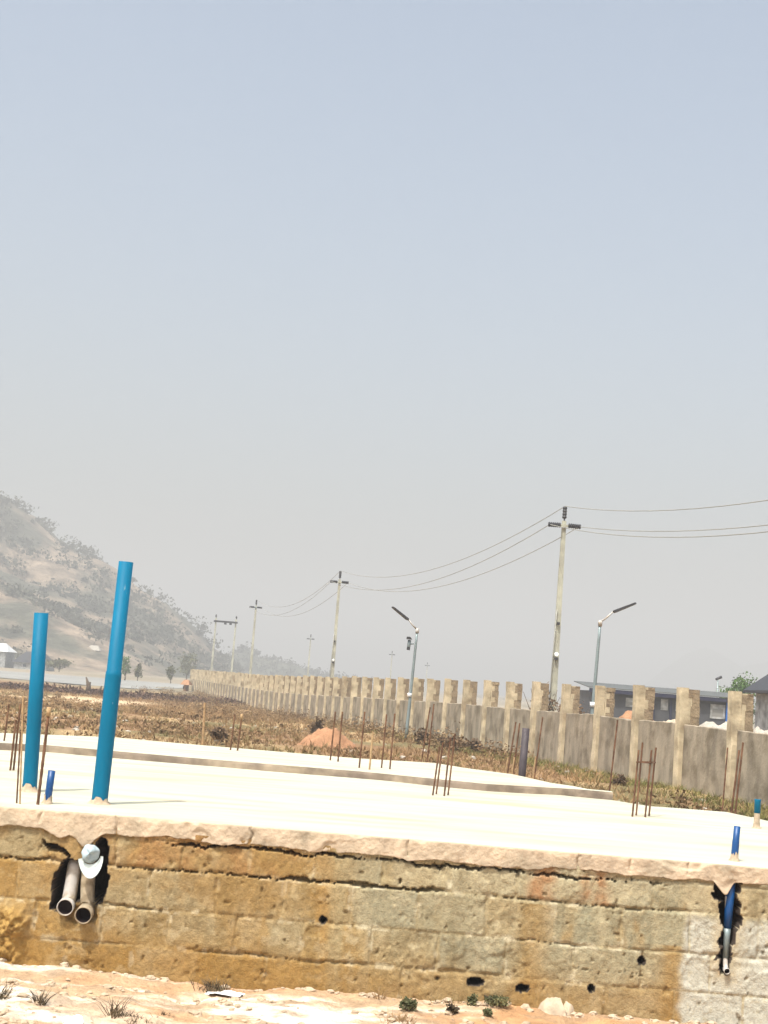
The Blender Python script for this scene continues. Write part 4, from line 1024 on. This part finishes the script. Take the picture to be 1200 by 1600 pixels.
# dark burnt strip along the far edge of the field
parts = []
for k in range(420):
    x = -45 + 38 * r.rand(); y = 112 + 16 * r.rand() + (x + 20) * .1; s = .3 + .35 * r.rand(); parts.append(leaf_cloud(22, (x, y, float(base_z(x, y)) + .1), (s * 1.6, s * 1.6, s * .55), .14, 3000 + k))
tag(np_mesh('burnt_scrub', *merge(parts), M['burnt']), 'dark reddish brown strip of burnt scrub at the far field edge', 'scrub', kind='stuff')
# tall dead weeds in front of the wall, left half
parts = []
for k in range(270):
    s0 = (30 + 95 * r.rand()) if k < 230 else (11 + 26 * r.rand()); p = wallpt(s0, .6 + (7 if k < 230 else 2.2) * r.rand() ** 1.5); s = .25 + .35 * r.rand(); parts.append(leaf_cloud(90, (p.x, p.y, float(base_z(p.x, p.y)) + s * .45), (s, s, s * .75), .04, 4000 + k))
tag(np_mesh('dead_weeds', *merge(parts), M['deadweed']), 'tall dead weeds massed before the far part of the wall', 'weeds', kind='stuff')
# green grass strip along the wall foot
n = 5200; s0 = -6 + 60 * r.rand(n) ** 1.3; of = .02 + 1.5 * r.rand(n) ** 1.5; px_ = P0.x + WD.x * s0 - WN.x * of; py_ = P0.y + WD.y * s0 - WN.y * of
V, F = blades(px_, py_, base_z(px_, py_), 9, .05 + .17 * r.rand(n) ** 2, .008, .8, r)
tag(np_mesh('green_grass', V, F, M['greenweed']), 'green grass growing along the foot of the boundary wall', 'grass', kind='stuff')
# pale stones and litter in the field
parts = []
def rock(ctr, s, seed, n=1):
    rr = np.random.RandomState(seed); V = []
    nu, nv_ = 8, 6
    for i in range(nv_):
        ph = -math.pi / 2 + math.pi * i / (nv_ - 1)
        for k in range(nu):
            a = 2 * math.pi * k / nu; q = 1 + .25 * rr.randn() * (0 < i < nv_ - 1)
            V.append((ctr[0] + math.cos(a) * math.cos(ph) * s * q, ctr[1] + math.sin(a) * math.cos(ph) * s * q, ctr[2] + math.sin(ph) * s * .6))
    F = [(i * nu + k, i * nu + (k + 1) % nu, (i + 1) * nu + (k + 1) % nu, (i + 1) * nu + k) for i in range(nv_ - 1) for k in range(nu)]
    return np.array(V), np.array(F)
for k, (x, y) in enumerate(scatter(260, 18, 80, 305, None, 1.3)):
    parts.append(rock((x, y, float(base_z(x, y)) + .03), .03 + .07 * r.rand() ** 2, k))
tag(np_mesh('field_stones', *merge(parts), M['palesand']), 'pale stones and rubble strewn among the weeds', 'stones', kind='stuff')
# rubble strip along the right far edge of the near slab
parts = []
for k in range(170):
    x = 2.3 + 2.2 * r.rand(); y = float(far_y(x)) + .15 + 2.8 * r.rand() ** 1.6; parts.append(rock((x, y, float(base_z(x, y)) + .02), .02 + .06 * r.rand() ** 2, 500 + k))
tag(np_mesh('rubble', *merge(parts), M['stone']), 'grey rubble lying beyond the right far edge of the slab', 'rubble', kind='stuff')

# ------------------------------------------------------------------ near ground: clods, plants, litter
parts = []
for k in range(2600):
    x = -3.2 + 6.4 * r.rand(); y = 8.1 + 1.85 * r.rand(); s = .004 + .030 * r.rand() ** 5
    if vn(np.array([x]), np.array([y]), 611, 1.5, 3)[0] < .40: continue
    parts.append(rock((x, y, gz(x, y) + s * .2), s, 1000 + k))
tag(np_mesh('gravel', *merge(parts), M['stone']), 'small clods and gravel strewn on the sandy ground', 'gravel', kind='stuff')
parts = []
for k in range(170):      # fallen crumbs and toe of mortar along the wall foot
    x = XA + .5 + 8.6 * r.rand(); y = yf(x) - .0 - .10 * r.rand() ** 2; s = .012 + .03 * r.rand() ** 2
    parts.append(rock((x, y, gz(x, y) + s * .1), s, 3000 + k))
tag(np_mesh('rubble', *merge(parts), M['mortar']), 'crumbled mortar lying along the foot of the block wall', 'rubble', kind='stuff')

def ground_pt(px, py):
    p = at_z(px, py, 0.0)
    for _ in range(8): p = at_z(px, py, gz(p.x, p.y))
    return Vector((p.x, p.y, gz(p.x, p.y)))
def tuft(label, px, py, rad, h, m, n, seed, wd=.003, spread=1.2, name='grass_tuft', cat='grass tuft', group='grass tufts on the near ground'):
    p = ground_pt(px, py); rr = np.random.RandomState(seed); q = rr.randn(n, 2) * rad * .35
    V, F = blades(q[:, 0], q[:, 1], q[:, 0] * 0, 6, np.full(n, h), wd, spread, rr)
    o = np_mesh(name, V, F, m); o.location = p; return tag(o, label, cat, group)
tuft('dark dead tuft on pale sand at the lower left', 60, 1566, .05, .10, M['darktuft'], 12, 1)
tuft('dark tuft cut by the left edge of the photo', 2, 1560, .06, .12, M['darktuft'], 12, 2)
tuft('spiky dry tuft with long blades at the bottom left', 178, 1586, .07, .15, M['darktuft'], 10, 3)
tuft('low dark mat of grass right of the spiky tuft', 208, 1592, .16, .05, M['darktuft'], 26, 4)
tuft('tiny dry tuft right of the low dark mat', 258, 1586, .05, .04, M['darktuft'], 10, 5)
tuft('dark burnt tuft by the white plastic near the wall foot', 330, 1545, .13, .09, M['darktuft'], 30, 6)
tuft('thin grass along the wall foot left of centre', 470, 1533, .22, .09, M['greenweed'], 20, 7)
tuft('green grass climbing the wall foot right of the sack', 930, 1574, .20, .13, M['greenweed'], 46, 8, spread=.8)
tuft('sparse grass at the foot of the wall right of the green patch', 975, 1580, .15, .10, M['olive'], 20, 9)
tuft('dry straw tuft at the bottom centre', 625, 1596, .14, .08, M['drygrass'], 24, 10)
tuft('thin straw stalks before the wall just left of centre', 592, 1562, .03, .13, M['drygrass'], 4, 12)
tuft('low weeds hugging the wall below the drain holes', 690, 1560, .20, .09, M['olive'], 26, 13)
tuft('short weeds at the wall foot below the rusty bay', 400, 1527, .25, .07, M['olive'], 24, 14)
G3 = 'small shrubs on the near ground'
def shrub(label, px, py, rad, h, m, n, seed, leaf=.010): 
    return bush('shrub', label, ground_pt(px, py), rad, h, m, n, seed, leaf, G3, 'shrub')
shrub('round green shrub on orange soil near the bottom centre', 638, 1579, .065, .09, M['greenbush'], 500, 31)
shrub('round dark shrub right of the round green one', 705, 1585, .06, .07, M['darktuft'], 500, 32)
shrub('leafy green creeper below the wide drain hole', 775, 1574, .12, .07, M['greenbush'], 650, 33)
shrub('small green sprig between the creeper and the sack', 738, 1572, .05, .08, M['greenbush'], 250, 34)
shrub('small dark green sprig before the creeper', 760, 1588, .05, .05, M['greenbush'], 250, 35)
shrub('little brown sprig at the wall foot above the dark shrub', 684, 1547, .04, .12, M['brownbush'], 260, 36)
shrub('little sprig on the wall foot left of centre', 528, 1546, .04, .07, M['greenbush'], 200, 37)
# pale sack half buried
p = ground_pt(868, 1580); n = 40; a = np.linspace(-1, 1, n); X, Y = np.meshgrid(a, a, indexing='ij'); rr_ = np.hypot(X, Y)
Z = np.sqrt(np.clip(1 - rr_ ** 2.4, 0, 1)) * .135 * (1 + .25 * (vn(X, Y, 401, 2.5, 4) - .5)) + (vn(X, Y, 402, 7, 2) - .5) * .02 - .03
Z -= .06 * np.exp(-((X - .15 + Y * .4) / .09) ** 2) * (np.abs(Y + .2) < .6) + .03 * (vn(X, Y, 403, 3, 5, .6) - .5)
o = np_mesh('sack', np.stack([X * .14, Y * .13, Z], -1).reshape(-1, 3), grid_faces(n, n), M['sack'], smooth=True); o.location = (p.x, p.y + .03, p.z + .02)
tag(o, 'pale rounded sack half buried at the foot of the wall', 'sack')
def sheet(label, px, py, sx, sy, seed):
    p = ground_pt(px, py); n = 26; a = np.linspace(-1, 1, n); X, Y = np.meshgrid(a, a, indexing='ij')
    out = 1 + .35 * (vn(X, Y, seed, 1.4, 2) - .5) * 2; Z = .018 + (vn(X, Y, seed + 1, 2.5, 3)) * .028 - .02 * np.hypot(X, Y)
    sq = np.sqrt(1 - .5 * np.minimum(X ** 2, 1) * 1.0 * Y ** 2)
    V = np.stack([X * sx * out * sq, Y * sy * out * sq, Z], -1).reshape(-1, 3); top = V.copy(); bot = V.copy(); bot[:, 2] -= .002
    F = grid_faces(n, n); o = np_mesh('plastic_sheet', np.concatenate([top, bot]), np.concatenate([F, F[:, ::-1] + len(V)]), M['white'], smooth=True); o.location = p; o.rotation_euler = (R(8), R(4), seed)
    tag(o, label, 'plastic sheet', 'white plastic litter')
sheet('crumpled white plastic lying near the burnt tuft', 352, 1556, .13, .09, 3)
sheet('white plastic scrap cut by the bottom edge of the photo', 115, 1597, .08, .06, 5)

# ------------------------------------------------------------------ haze
me = bpy.data.meshes.new('haze')
bx = MB(); bx.box(-3600, 3600, -450, 4300, -8, 135); hz_o = bx.build('haze', bpy.data.materials.new('haze'))
hm = hz_o.data.materials[0]; hm.use_nodes = True; t = hm.node_tree; t.nodes.clear()
o_ = t.nodes.new('ShaderNodeOutputMaterial'); pv = t.nodes.new('ShaderNodeVolumePrincipled')
pv.inputs['Density'].default_value = .00155; pv.inputs['Color'].default_value = (.745, .75, .76, 1); pv.inputs['Anisotropy'].default_value = 0.0
t.links.new(pv.outputs[0], o_.inputs['Volume'])
tag(hz_o, 'pale dusty haze filling the air over the plain', 'haze', kind='stuff')
